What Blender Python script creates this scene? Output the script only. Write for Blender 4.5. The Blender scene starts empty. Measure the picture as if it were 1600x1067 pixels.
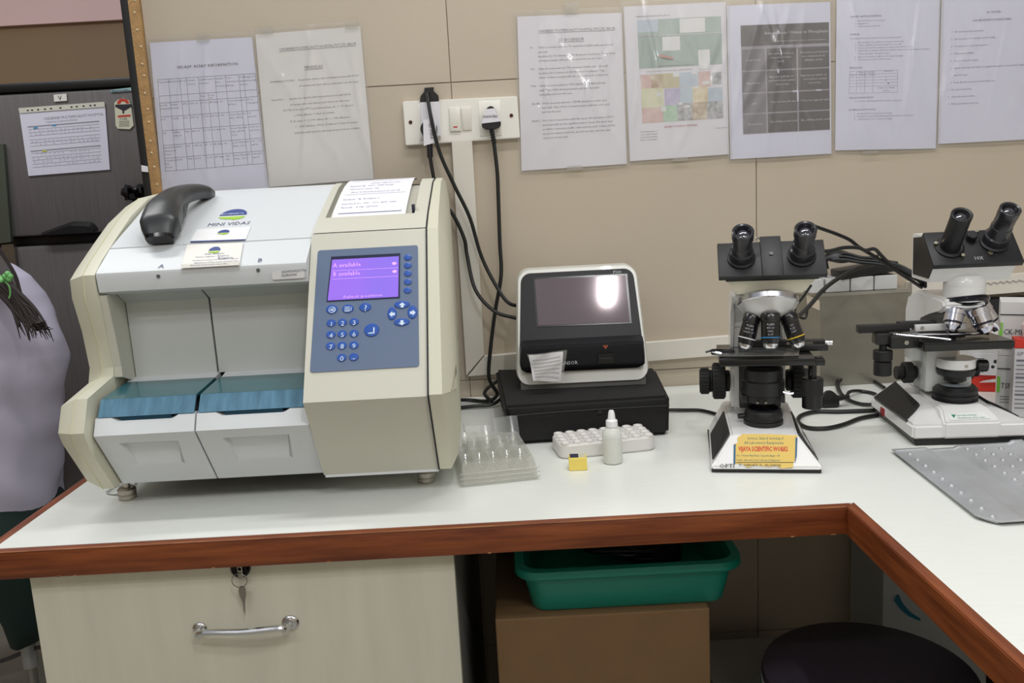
import bpy, bmesh, math, random
from mathutils import Vector, Matrix
random.seed(7)
from mathutils import noise as mnoise
S = bpy.context.scene
COL = S.collection
PI = math.pi
V = Vector

# ------------------------------------------------------------------ camera, world, lights, exposure
FPX = 1385.0
PIT, ROL = math.radians(10.3), math.radians(3.1)
CAM = V((0, -1.76, 1.23))
FW = V((0, math.cos(PIT), -math.sin(PIT)))
_R0, _U0 = V((1, 0, 0)), V((0, math.sin(PIT), math.cos(PIT)))
RT = _R0 * math.cos(ROL) - _U0 * math.sin(ROL)
UP = _R0 * math.sin(ROL) + _U0 * math.cos(ROL)
cd = bpy.data.cameras.new('camera')
cd.sensor_width = 36.0
cd.lens = 36.0 * FPX / 1600.0
cd.clip_start = 0.02
cam = bpy.data.objects.new('camera', cd)
COL.objects.link(cam)
mw = Matrix((RT, UP, -FW)).transposed().to_4x4()
mw.translation = CAM
cam.matrix_world = mw
S.camera = cam
S.view_settings.view_transform = 'Standard'
S.view_settings.look = 'None'
S.view_settings.gamma = 1.0
S.view_settings.use_curve_mapping = False
S.view_settings.exposure = -0.07
wd = bpy.data.worlds.new('world')
S.world = wd
wd.use_nodes = True
wd.node_tree.nodes['Background'].inputs[0].default_value = (0.90, 0.96, 1.0, 1)
wd.node_tree.nodes['Background'].inputs[1].default_value = 0.46
def area(name, loc, size, power, col=(1, 0.99, 0.97), aim=None):
    l = bpy.data.lights.new(name, 'AREA')
    l.shape = 'RECTANGLE'
    l.size, l.size_y = size
    l.energy = power
    l.color = col
    o = bpy.data.objects.new(name, l)
    COL.objects.link(o)
    o.location = loc
    d = (V(aim) - V(loc)) if aim else V((0, 0, -1))
    o.rotation_euler = d.to_track_quat('-Z', 'Y').to_euler()
area('ceiling_tube_light', (0.35, -0.75, 2.55), (1.2, 0.12), 13)
area('ceiling_tube_light', (0.325, -2.02, 2.55), (0.03, 0.20), 10)
area('ceiling_tube_light', (-0.9, -2.3, 2.5), (1.2, 0.12), 12)
area('ceiling_tube_light', (1.1, -2.6, 2.5), (1.2, 0.12), 14)
area('ceiling_tube_light', (-1.3, -0.1, 2.5), (1.0, 0.12), 13)

# ------------------------------------------------------------------ rays: where a sighted point meets a real plane
def ray(px, py):
    return FW + RT * ((px - 800) / FPX) - UP * ((py - 533.5) / FPX)
def at(px, py, ax, val):
    d = ray(px, py)
    return CAM + d * ((val - CAM[ax]) / d[ax])
def atw(px, py, y=0.0): return at(px, py, 1, y)
def atz(px, py, z=0.8): return at(px, py, 2, z)
def onp(px, py, p0, n, off=0.0):
    d = ray(px, py)
    n = V(n).normalized()
    return CAM + d * ((V(p0) + n * off - CAM).dot(n) / d.dot(n))

# ------------------------------------------------------------------ materials
MATS = {}
def M(name, col, rough=0.5, metal=0.0, noise=0.0, nscale=30.0, bump=0.0, bscale=200.0, spec=0.5, emit=None, es=1.0,
      trans=0.0, alpha=1.0, col2=None, stretch=None, coat=0.0):
    if name in MATS: return MATS[name]
    m = bpy.data.materials.new(name)
    m.use_nodes = True
    nt = m.node_tree
    b = nt.nodes['Principled BSDF']
    lin = lambda c: tuple(((x / 12.92) if x <= 0.04045 else ((x + 0.055) / 1.055) ** 2.4) for x in c) + (1,)
    c = lin(col)
    b.inputs['Base Color'].default_value = c
    b.inputs['Roughness'].default_value = rough
    b.inputs['Metallic'].default_value = metal
    b.inputs['Specular IOR Level'].default_value = spec
    b.inputs['Transmission Weight'].default_value = trans
    b.inputs['Alpha'].default_value = alpha
    b.inputs['Coat Weight'].default_value = coat
    if emit:
        b.inputs['Emission Color'].default_value = lin(emit)
        b.inputs['Emission Strength'].default_value = es
    if noise or bump:
        tc = nt.nodes.new('ShaderNodeTexCoord')
        mp = nt.nodes.new('ShaderNodeMapping')
        nt.links.new(tc.outputs['Object'], mp.inputs[0])
        if stretch: mp.inputs['Scale'].default_value = stretch
    if noise:
        n = nt.nodes.new('ShaderNodeTexNoise')
        n.inputs['Scale'].default_value = nscale
        n.inputs['Detail'].default_value = 5
        nt.links.new(mp.outputs[0], n.inputs[0])
        r = nt.nodes.new('ShaderNodeValToRGB')
        r.color_ramp.elements[0].position = 0.3
        r.color_ramp.elements[1].position = 0.7
        c2 = lin(col2) if col2 else tuple(x * (1 - noise) for x in c[:3]) + (1,)
        r.color_ramp.elements[0].color = c2
        r.color_ramp.elements[1].color = c
        nt.links.new(n.outputs[0], r.inputs[0])
        nt.links.new(r.outputs[0], b.inputs['Base Color'])
    if bump:
        n = nt.nodes.new('ShaderNodeTexNoise')
        n.inputs['Scale'].default_value = bscale
        nt.links.new(mp.outputs[0], n.inputs[0])
        bp = nt.nodes.new('ShaderNodeBump')
        bp.inputs['Strength'].default_value = bump
        bp.inputs['Distance'].default_value = 0.002
        nt.links.new(n.outputs[0], bp.inputs['Height'])
        nt.links.new(bp.outputs[0], b.inputs['Normal'])
    MATS[name] = m
    return m
def film(name, tint=(0.95, 0.95, 0.97), gloss=0.12, rough=0.15, diff=0.06):
    m = bpy.data.materials.new(name)
    m.use_nodes = True
    nt = m.node_tree
    nt.nodes.remove(nt.nodes['Principled BSDF'])
    out = nt.nodes['Material Output']
    t = nt.nodes.new('ShaderNodeBsdfTransparent'); t.inputs[0].default_value = (*tint, 1)
    g = nt.nodes.new('ShaderNodeBsdfGlossy'); g.inputs['Roughness'].default_value = rough
    d = nt.nodes.new('ShaderNodeBsdfDiffuse'); d.inputs[0].default_value = (0.85, 0.85, 0.85, 1)
    a = nt.nodes.new('ShaderNodeMixShader'); a.inputs[0].default_value = gloss
    c = nt.nodes.new('ShaderNodeMixShader'); c.inputs[0].default_value = diff
    nt.links.new(t.outputs[0], a.inputs[1]); nt.links.new(g.outputs[0], a.inputs[2])
    nt.links.new(a.outputs[0], c.inputs[1]); nt.links.new(d.outputs[0], c.inputs[2])
    nt.links.new(c.outputs[0], out.inputs[0])
    return m

black = M('black_plastic', (0.09, 0.09, 0.10), 0.38, bump=0.1, bscale=900)
blackm = M('black_paint', (0.07, 0.07, 0.085), 0.45, bump=0.15, bscale=1500)
rubber = M('black_rubber', (0.075, 0.075, 0.08), 0.6)
cordm = M('cord_black', (0.08, 0.085, 0.09), 0.42)
ink = M('ink', (0.42, 0.42, 0.46), 0.8)
inkd = M('ink_dark', (0.18, 0.18, 0.22), 0.8)
inkb = M('ink_blue', (0.22, 0.27, 0.50), 0.8)
paperm = M('paper', (0.90, 0.89, 0.92), 0.85, noise=0.03, nscale=12)
paperl = M('paper_lilac', (0.86, 0.86, 0.93), 0.85, noise=0.03, nscale=12)
paperc = M('paper_cream', (0.89, 0.88, 0.87), 0.85, noise=0.03, nscale=12)
white = M('white_plastic', (0.90, 0.90, 0.89), 0.4)
white2 = M('switch_white', (0.92, 0.91, 0.88), 0.3)
msw = M('microscope_enamel', (0.90, 0.90, 0.90), 0.28, coat=0.3)
chrome = M('chrome', (0.85, 0.85, 0.87), 0.14, 1.0)
steel = M('steel', (0.62, 0.61, 0.58), 0.28, 1.0)
dsteel = M('dull_steel', (0.72, 0.70, 0.66), 0.36, 0.85)
glassd = M('lens_glass', (0.10, 0.09, 0.13), 0.05, spec=1.0, coat=1.0)
lensb = M('lens_rim', (0.16, 0.16, 0.18), 0.25)
sleeve = film('plastic_sleeve', tint=(.985, .985, .99), gloss=0.17, rough=0.16, diff=0.04)
clear = film('clear_plastic', tint=(0.93, 0.93, 0.91), gloss=0.13, rough=0.12, diff=0.10)

# ------------------------------------------------------------------ mesh collector
class B:
    def __init__(s, mat=None):
        s.bm = bmesh.new(); s.M = mat
    def _v(s, pts): return [s.bm.verts.new(V(p)) for p in pts]
    def _xf(s, vs, m):
        for v in vs: v.co = m @ v.co
    def box(s, a, b, bev=0.0, m=None):
        x0, y0, z0 = a; x1, y1, z1 = b
        vs = s._v([(x0, y0, z0), (x1, y0, z0), (x1, y1, z0), (x0, y1, z0), (x0, y0, z1), (x1, y0, z1), (x1, y1, z1), (x0, y1, z1)])
        fs = [s.bm.faces.new([vs[i] for i in q]) for q in ((3, 2, 1, 0), (4, 5, 6, 7), (0, 1, 5, 4), (1, 2, 6, 5), (2, 3, 7, 6), (3, 0, 4, 7))]
        if m: s._xf(vs, m)
        if bev:
            es = list({e for f in fs for e in f.edges})
            bmesh.ops.bevel(s.bm, geom=es, offset=bev, segments=2, profile=0.5, affect='EDGES')
        return s
    def loft(s, secs, cap=True, closed=True):
        rs = [s._v(q) for q in secs]
        n = len(rs[0])
        for a, b in zip(rs, rs[1:]):
            for i in range(n if closed else n - 1):
                j = (i + 1) % n
                s.bm.faces.new((a[i], a[j], b[j], b[i]))
        if cap:
            s.bm.faces.new(rs[0][::-1]); s.bm.faces.new(rs[-1])
        return s
    def prism(s, prof, x0, x1):                       # profile in (y, z), extruded along x
        return s.loft([[(x0, y, z) for y, z in prof], [(x1, y, z) for y, z in prof]])
    def lathe(s, p, d, prof, n=20, cap=True):         # profile (radius, along axis d)
        p = V(p); d = V(d).normalized()
        u = d.orthogonal().normalized(); w = d.cross(u)
        return s.loft([[p + d * h + (u * math.cos(2 * PI * i / n) + w * math.sin(2 * PI * i / n)) * r for i in range(n)] for r, h in prof], cap)
    def cyl(s, p0, p1, r, r1=None, n=20, bev=0.0):
        p0, p1 = V(p0), V(p1); L = (p1 - p0).length
        r1 = r if r1 is None else r1
        pr = [(r, 0), (r1, L)]
        if bev: pr = [(r - bev, 0), (r, bev), (r1, L - bev), (r1 - bev, L)]
        return s.lathe(p0, p1 - p0, pr, n)
    def tube(s, pts, r, n=8, smooth=True, flat=1.0):
        pts = [V(p) for p in pts]
        if smooth and len(pts) > 2: pts = spline(pts)
        rad = r if callable(r) else (lambda t: r)
        rs = []; up = None
        for i, p in enumerate(pts):
            d = (pts[min(i + 1, len(pts) - 1)] - pts[max(i - 1, 0)]).normalized()
            if up is None: up = d.orthogonal().normalized()
            up = (up - d * up.dot(d)).normalized(); w = d.cross(up)
            rr = rad(i / (len(pts) - 1))
            rs.append([p + (up * math.cos(2 * PI * k / n) + w * math.sin(2 * PI * k / n) * flat) * rr for k in range(n)])
        return s.loft(rs)
    def quad(s, pts, th=0.0, n=None):                 # flat n-gon, optionally thickened along its normal
        pts = [V(p) for p in pts]
        if th == 0:
            s.bm.faces.new(s._v(pts)); return s
        nn = V(n) if n is not None else (pts[1] - pts[0]).cross(pts[2] - pts[0]).normalized()
        return s.loft([pts, [p + nn * th for p in pts]])
    def grid(s, fn, nu, nv):
        g = [[s.bm.verts.new(fn(i / nu, j / nv)) for i in range(nu + 1)] for j in range(nv + 1)]
        for j in range(nv):
            for i in range(nu):
                s.bm.faces.new((g[j][i], g[j][i + 1], g[j + 1][i + 1], g[j + 1][i]))
        return s
    def ball(s, p, r, sc=(1, 1, 1), n=12, m=None):
        q = bmesh.ops.create_uvsphere(s.bm, u_segments=n, v_segments=max(6, n // 2 + 2), radius=r)['verts']
        for v in q: v.co = V(p) + (m.to_3x3() if m else Matrix.Identity(3)) @ V((v.co.x * sc[0], v.co.y * sc[1], v.co.z * sc[2]))
        return s
    def text(s, txt, fn, size=1.0, align='LEFT', res=1, sx=1.0, bold=0):   # fn maps the flat (x, y) of the lettering onto its surface
        cu = bpy.data.curves.new('t', 'FONT')
        cu.body = txt; cu.size = size; cu.align_x = align; cu.resolution_u = res; cu.offset = bold * size
        o = bpy.data.objects.new('t', cu)
        COL.objects.link(o)
        bpy.context.view_layer.update()
        me = bpy.data.meshes.new_from_object(o)
        bpy.data.objects.remove(o)
        vs = [s.bm.verts.new(fn(v.co.x * sx, v.co.y)) for v in me.vertices]
        for p in me.polygons:
            try: s.bm.faces.new([vs[i] for i in p.vertices])
            except ValueError: pass
        bpy.data.meshes.remove(me); bpy.data.curves.remove(cu)
        return s
    def obj(s, name, mat, parent=None, smooth=True, label=None, ang=35, norm=True):
        if norm: bmesh.ops.recalc_face_normals(s.bm, faces=s.bm.faces)
        if s.M is not None: s.bm.transform(s.M)
        me = bpy.data.meshes.new(name)
        s.bm.to_mesh(me); s.bm.free()
        me.materials.append(mat)
        if smooth:
            for p in me.polygons: p.use_smooth = True
            me.set_sharp_from_angle(angle=math.radians(ang))
        o = bpy.data.objects.new(name, me)
        COL.objects.link(o)
        if parent is not None:
            o.parent = parent
            q = parent; tot = V((0, 0, 0))
            while q is not None:
                tot += q.location; q = q.parent
            o.location = -tot
        if label: o['label'] = label
        return o
def spline(pts, k=7):
    out = []
    P = [pts[0] * 2 - pts[1]] + pts + [pts[-1] * 2 - pts[-2]]
    for i in range(1, len(P) - 2):
        a, b, c, d = P[i - 1:i + 3]
        for j in range(k):
            t = j / k
            out.append(0.5 * ((2 * b) + (c - a) * t + (2 * a - 5 * b + 4 * c - d) * t * t + (3 * b - a - 3 * c + d) * t ** 3))
    out.append(pts[-1])
    return out
def thing(name, label, cat, loc=(0, 0, 0), group=None):
    o = bpy.data.objects.new(name, None)
    COL.objects.link(o)
    o.empty_display_size = 0.03
    o.location = loc; o['label'] = label; o['category'] = cat
    if group: o['group'] = group
    return o
def tag(o, label, cat, group=None):
    o['label'] = label; o['category'] = cat
    if group: o['group'] = group
    return o
def struct(o): o['kind'] = 'structure'; return o
def turn(t, px_, py_, deg):                           # turns a finished thing about an upright axis
    m = Matrix.Translation((px_, py_, 0)) @ Matrix.Rotation(math.radians(deg), 4, 'Z') @ Matrix.Translation((-px_, -py_, 0))
    for ch in t.children: ch.data.transform(m)
def frame(o, x, y):                                   # flat lettering frame: origin, right and up directions in world space
    o, x, y = V(o), V(x).normalized(), V(y).normalized()
    return lambda a, b: o + x * a + y * b

# ================================================================== SETTING
tilem = M('wall_laminate', (0.755, 0.705, 0.635), 0.45, noise=0.06, nscale=3, bump=0.05, bscale=300)
tan = M('tan_paint', (0.62, 0.52, 0.41), 0.6, noise=0.05, nscale=4)
mauve = M('mauve_paint', (0.99, 0.85, 0.85), 0.6)
grout = M('grout', (0.70, 0.64, 0.56), 0.9)
floorm = M('floor_vinyl', (0.62, 0.61, 0.57), 0.35, noise=0.12, nscale=14)
XS = [-0.663, -0.09, 0.495, 1.08, 1.665]
ZS = [0.0, 0.25, 0.835, 1.42, 2.005, 2.6]
wall = struct(B().box((-0.683, 0.004, 0), (1.7, 0.09, 2.6)).obj('wall_back', grout))
tcache = {}
for i in range(4):
    for j in range(5):
        w, h = XS[i + 1] - XS[i] - 0.0014, ZS[j + 1] - ZS[j] - 0.0014
        b = B().box((0, 0, 0), (w, 0.0035, h), 0.0008)
        t = b.obj('tile', tilem, wall, smooth=False)
        t.location = (XS[i] + 0.0007, random.uniform(-0.0003, 0.0003), ZS[j] + 0.0007)
struct(B().box((-3.2, -3.2, -0.05), (3.2, 2.4, 0)).obj('floor', floorm))
struct(B().box((-3.2, 1.5, 0), (-0.2, 1.6, 1.85)).obj('wall_far_left', tan))
struct(B().box((-3.2, 1.48, 1.85), (-0.2, 1.6, 2.6)).obj('trim_1', mauve))
struct(B().box((-3.2, -3.2, 0), (-3.1, 2.4, 2.6)).obj('wall_left', tan))
struct(B().box((-3.2, -3.2, 0), (3.2, -3.1, 2.6)).obj('wall_rear', M('rear_paint', (0.8, 0.77, 0.72), 0.6)))
struct(B().box((2.2, -3.2, 0), (2.3, 2.4, 2.6)).obj('wall_right', M('rear_paint', (0.8, 0.77, 0.72), 0.6)))
struct(B().box((-0.698, -0.008, 0), (-0.683, 0.05, 2.6), 0.001).obj('trim_2', M('black_trim', (0.07, 0.07, 0.08), 0.5)))
plym = M('ply_edge', (0.70, 0.55, 0.36), 0.7, noise=0.25, nscale=60, bump=0.5, bscale=250)
struct(B().box((-0.683, -0.010, 0), (-0.663, 0.05, 2.6), 0.001).obj('trim_3', plym))
b = B()
for k in range(22):
    z = 1.15 + k * 0.028 + random.uniform(-.006, .006)
    b.ball((-0.670 + random.uniform(-.003, .003), -0.0105, z), 0.0022, n=6)
o = b.obj('glue_drip', M('glue', (0.80, 0.74, 0.62), 0.4), [x for x in COL.objects if x.name == 'trim_3'][0]); o['kind'] = 'stuff'
tag(B().quad([atw(221, 258, -.012), atw(231, 260, -.012), atw(232, 269, -.012), atw(222, 268, -.012)], 0.0015, (0, -1, 0)).obj('paper_tag', paperm, smooth=False),
    'tiny white paper tag stuck on the brown wall edge by the fridge', 'tag')
# trunking
trk = M('trunking_white', (0.86, 0.84, 0.80), 0.4)
def strip(name, pts, th=0.014):
    P = [atw(x, y, 0.0) for x, y in pts]
    P = [V((p.x, -0.0005, p.z)) for p in P]
    b = B().loft([P, [p + V((0, -th, 0)) for p in P]])
    bmesh.ops.bevel(b.bm, geom=list(b.bm.edges), offset=0.001, segments=1, affect='EDGES')
    return struct(b.obj(name, trk, smooth=False))
strip('trim_4', [(706, 222), (738, 220), (757, 552), (729, 585)])
strip('trim_5', [(731, 586), (757, 554), (1180, 519), (1180, 549), (1060, 558)])
# ================================================================== COUNTER
topm = M('counter_laminate', (0.91, 0.92, 0.90), 0.32, noise=0.03, nscale=25, stretch=(1, 6, 1))
def woodm(name, st):
    return M(name, (0.55, 0.29, 0.14), 0.42, noise=0.5, nscale=9, col2=(0.38, 0.17, 0.075), stretch=st, bump=0.15, bscale=60)
woodx = woodm('teak_edge', (1, 10, 14))
woody = woodm('teak_edge_side', (10, 1, 14))
worn = M('teak_worn', (0.70, 0.50, 0.34), 0.6, noise=0.35, nscale=30, stretch=(1, 6, 6))
ct = thing('lab_counter', 'white laminate L-shaped lab counter with a brown wooden edge', 'counter', (0, -0.35, 0.762))
EX = 0.412
b = B()
b.loft([[(x, y, z) for x, y in ((-0.680, -0.002), (-0.680, -0.680), (EX + .012, -.682), (EX + .024, -1.75), (1.28, -1.75), (1.28, -0.002))] for z in (0.764, 0.8)])
b.obj('worktop', topm, ct, smooth=False)
b = B().box((-0.683, -0.696, 0.763), (EX + .010, -0.6805, 0.8006), 0.003); b.obj('front_edging', woodx, ct)
b = B().loft([[(EX + .0002, -.6965, z), (EX + .0155, -.6795, z), (EX + .0255, -1.75, z), (EX + .010, -1.75, z)] for z in (.763, .8009)]); bmesh.ops.bevel(b.bm, geom=list(b.bm.edges), offset=.0012, segments=2, affect='EDGES')
b.obj('side_edging', woody, ct)
b = B().box((-0.6955, -0.696, 0.763), (-0.6805, -0.002, 0.8002), 0.003); b.obj('end_edging', woody, ct)
B().box((-.680, -0.6963, 0.7997), (EX, -0.6935, 0.80092), 0.0003).obj('worn_arris', M('worn_arris', (0.66, 0.44, 0.27), 0.55, noise=.6, nscale=22, col2=(.45, .22, .11), stretch=(1, 4, 4)), ct, smooth=False)
b = B()
for k in range(9):
    x = random.uniform(-0.66, 0.40); L = random.uniform(0.002, 0.007)
    b.box((x, -0.69615, 0.764), (x + L, -0.6955, 0.764 + random.uniform(.0008, .0016)), 0)
o = b.obj('worn_chip', worn, ct, smooth=False); o['kind'] = 'stuff'
# counter end panel (far right support)
B().box((0.94, -1.7, 0.0), (0.97, -0.06, 0.763)).obj('support_panel', M('dark_panel', (0.30, 0.26, 0.22), 0.6), ct, smooth=False)

# drawer cabinet
lam = M('cabinet_laminate', (0.83, 0.82, 0.755), 0.4, noise=0.10, nscale=7, stretch=(5, 5, 0.6))
lamg = M('cabinet_side', (0.50, 0.50, 0.50), 0.5)
cb = thing('drawer_cabinet', 'cream laminate drawer cabinet with chrome pull under the left of the counter', 'cabinet', (-0.367, -0.36, 0))
B().box((-0.644, -0.655, 0.06), (-0.092, -0.06, 0.762), 0.001).obj('carcass', lamg, cb, smooth=False)
B().box((-0.644, -0.6545, 0.062), (-0.6265, -0.06, 0.7615), 0).obj('side_panel', lam, cb, smooth=False) if False else None
df = B().box((-0.645, -0.672, 0.30), (-0.091, -0.6555, 0.761), 0.001).obj('drawer_front', lam, cb, smooth=False)
B().box((-0.645, -0.672, 0.062), (-0.091, -0.6555, 0.297), 0.001).obj('drawer_front', lam, cb, smooth=False)
B().box((-0.63, -0.62, 0.0), (-0.10, -0.08, 0.06)).obj('plinth', black, cb, smooth=False)
YF = -0.672
b = B()
hl, hr = atw(311, 984, YF - .004), atw(453, 975, YF - .004)
b.ball(hl + V((0, .002, .001)), 0.0095, (1.0, .35, .9)); b.ball(hr + V((0, .002, .001)), 0.0105, (1.1, .35, 1.0))
a1, a2 = atw(308, 989, YF - .024), atw(449, 981, YF - .024)
b.tube([hl, hl + V((0.001, -.012, -.002)), a1 + V((.008, 0, 0)), (a1 + a2) / 2 + V((0, -.004, 0)), a2 + V((-.010, 0, 0)), hr + V((-.004, -.012, -.003)), hr], 0.0043, 10)
b.obj('handle', chrome, df)
lk = B().lathe(atw(377, 886, YF), (0, -1, 0), [(0.0125, 0), (0.0125, .006), (0.010, .009)], 20).obj('lock', M('lock_black', (0.10, 0.09, 0.10), .3, .6), df)
# keys on a ring (they hang from the lock)
kt = thing('key_ring', 'two small steel keys on a wire ring hanging from the drawer lock', 'keys', atw(376, 905, YF - .02))
pk = atw(375, 892, YF - .012); pr_ = atw(374, 907, YF - .014)
b = B().box((-.0035, -.001, -.010), (.0035, .001, .006), .0005, Matrix.Translation(pk)); b.cyl(pk + V((0, .012, .003)), pk + V((0, -.001, .003)), .0022, n=8); b.obj('inserted_key', steel, kt)
b = B(); b.tube([pr_ + V((math.cos(a) * .0098, 0.0, math.sin(a) * .0095)) for a in [2 * PI * k / 24 for k in range(25)]], 0.0006, 6, smooth=False); b.obj('ring', steel, kt)
q0, q1 = atw(377.5, 916, YF - .012), atw(383.5, 961, YF - .010)
d = (q1 - q0).normalized(); w = V((0, 1, 0)).cross(d).normalized()
pts = [q0 + w * .002, q0 + w * .0045 + d * .004, q0 + w * .0045 + d * .012, q0 + w * .002 + d * .020]
for k in range(5):
    pts += [q0 + w * .0018 + d * (.022 + k * .003), q0 + w * .0008 + d * (.0235 + k * .003)]
pts += [q1, q0 - w * .0018 + d * .022, q0 - w * .0045 + d * .012, q0 - w * .0045 + d * .003, q0 - w * .002]
B().loft([[p + V((0, -.0006, 0)) for p in pts], [p + V((0, .0006, 0)) for p in pts]]).obj('key', steel, kt, smooth=False)

# ================================================================== UNDER THE COUNTER
cart = M('cardboard', (0.46, 0.35, 0.23), 0.8, noise=0.08, nscale=20)
CT = 0.622
o = B().box((-0.045, -0.60, 0.0), (0.258, -0.20, CT), 0.002).obj('cardboard_box', cart, smooth=False)
tag(o, 'brown cardboard box standing on the floor under the green basin', 'box')
teal = M('teal_plastic', (0.10, 0.52, 0.45), 0.32)
bs = thing('green_basin', 'sea-green plastic tub on the cardboard box under the counter', 'basin', (0.15, -0.46, CT))
def rr(cx, cy, hx, hy, r, z, n=5):
    out = []
    for (sx, sy, a0) in ((1, 1, 0), (-1, 1, 90), (-1, -1, 180), (1, -1, 270)):
        for k in range(n + 1):
            a = math.radians(a0 + 90 * k / n)
            out.append((cx + sx * (hx - r) + r * math.cos(a), cy + sy * (hy - r) + r * math.sin(a), z))
    return out
bx, by = 0.147, -0.462
b = B().loft([rr(bx, by, .135, .12, .02, CT + .001), rr(bx, by, .138, .123, .022, CT + .004), rr(bx, by, .150, .137, .03, CT + .060), rr(bx, by, .147, .134, .028, CT + .060), rr(bx, by, .134, .119, .02, CT + .006)], cap=False)
b.bm.faces.new(b._v(rr(bx, by, .135, .12, .02, CT + .001))[::-1]); b.bm.faces.new(b._v(rr(bx, by, .134, .119, .02, CT + .006)))
b.obj('tub', teal, bs)
B().loft([rr(bx, by, .148, .135, .028, CT + .071), rr(bx, by, .160, .147, .034, CT + .071), rr(bx, by, .161, .148, .034, CT + .061), rr(bx, by, .158, .145, .032, CT + .057), rr(bx, by, .148, .135, .028, CT + .057), rr(bx, by, .148, .135, .028, CT + .071)], cap=False).obj('rim', teal, bs)
for i in range(4):
    pts = []
    cx, cy = bx + .015 + random.uniform(-.03, .03), by + .02 + random.uniform(-.03, .03)
    for k in range(26):
        a = k * .8 + i
        pts.append(V((cx + math.cos(a) * random.uniform(.035, .075), cy + math.sin(a) * random.uniform(.025, .06), CT + .018 + .009 * i + random.uniform(0, .014))))
    tag(B().tube(pts, 0.0032, 7).obj('coiled_cable', cordm), ['widest black cable coil, lowest in the green tub', 'black cable coil second from the bottom in the green tub', 'black cable coil just under the topmost one in the green tub', 'topmost black cable coil in the green tub'][i], 'cable', 'black cables heaped in the green tub')
o = B().box((bx + .02, by + .0, CT + .008), (bx + .10, by + .07, CT + .045), .006).obj('power_adapter', black)
tag(o, 'black adapter brick buried under the cables in the green tub', 'adapter')
# stool
sc = atz(1357, 1041, .448)
st = thing('round_stool', 'round stool with a black padded seat and white metal rim', 'stool', (sc.x, sc.y, 0))
R_ = 0.163
B().lathe((sc.x, sc.y, .425), (0, 0, 1), [(R_ * .99, -.004), (R_, .004), (R_ * .985, .013), (R_ * .9, .020), (R_ * .5, .023), (.005, .023)], 48).obj('seat', M('seat_vinyl', (0.27, 0.235, 0.285), .45, bump=.2, bscale=90), st)
B().lathe((sc.x, sc.y, .372), (0, 0, 1), [(R_ * .96, 0), (R_ * 1.0, .003), (R_ * 1.0, .048), (R_ * .96, .050)], 48).obj('rim', M('rim_white', (0.80, 0.80, 0.78), .3), st)
B().lathe((sc.x, sc.y, .386), (0, 0, 1), [(R_ * 1.0, 0), (R_ * 1.012, .001), (R_ * 1.012, .016), (R_ * 1.0, .017)], 48, cap=False).obj('teal_band', teal, st)
for k in range(4):
    a = PI / 4 + k * PI / 2
    B().tube([(sc.x + math.cos(a) * .09, sc.y + math.sin(a) * .09, .373), (sc.x + math.cos(a) * .14, sc.y + math.sin(a) * .14, .008)], .010, 12).obj('leg', steel, st)
B().lathe((sc.x, sc.y, .16), (0, 0, 1), [(.112, 0), (.120, .004), (.120, .010), (.112, .014), (.108, .007), (.112, 0)], 32, cap=False).obj('foot_ring', steel, st)
# white boxes on the floor behind the stool
p = atz(1135, 1040, .28)
o = B().box((p.x - .04, p.y - .09, 0), (p.x + .13, p.y + .10, .28), .003).obj('storage_box', M('grey_card', (0.75, 0.74, 0.72), .7), smooth=False)
tag(o, 'pale grey box on the floor between the carton and the stool', 'box')
sk = thing('white_carton', 'white carton with a blue swoosh standing behind the stool', 'carton', (.60, -.22, 0))
B().box((.668, -.22, 0), (.87, -.06, .62), .004).obj('carton_body', M('carton_white', (0.78, 0.79, 0.80), .6), sk, smooth=False)
B().tube([atw(1402, 930, -.2215), atw(1409, 944, -.2215), atw(1422, 958, -.2215), atw(1438, 968, -.2215)], lambda t: .012 * (1 - t) + .003, 8, flat=.1).obj('blue_print', M('print_blue', (0.2, 0.55, 0.68), .5), sk)

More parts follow.
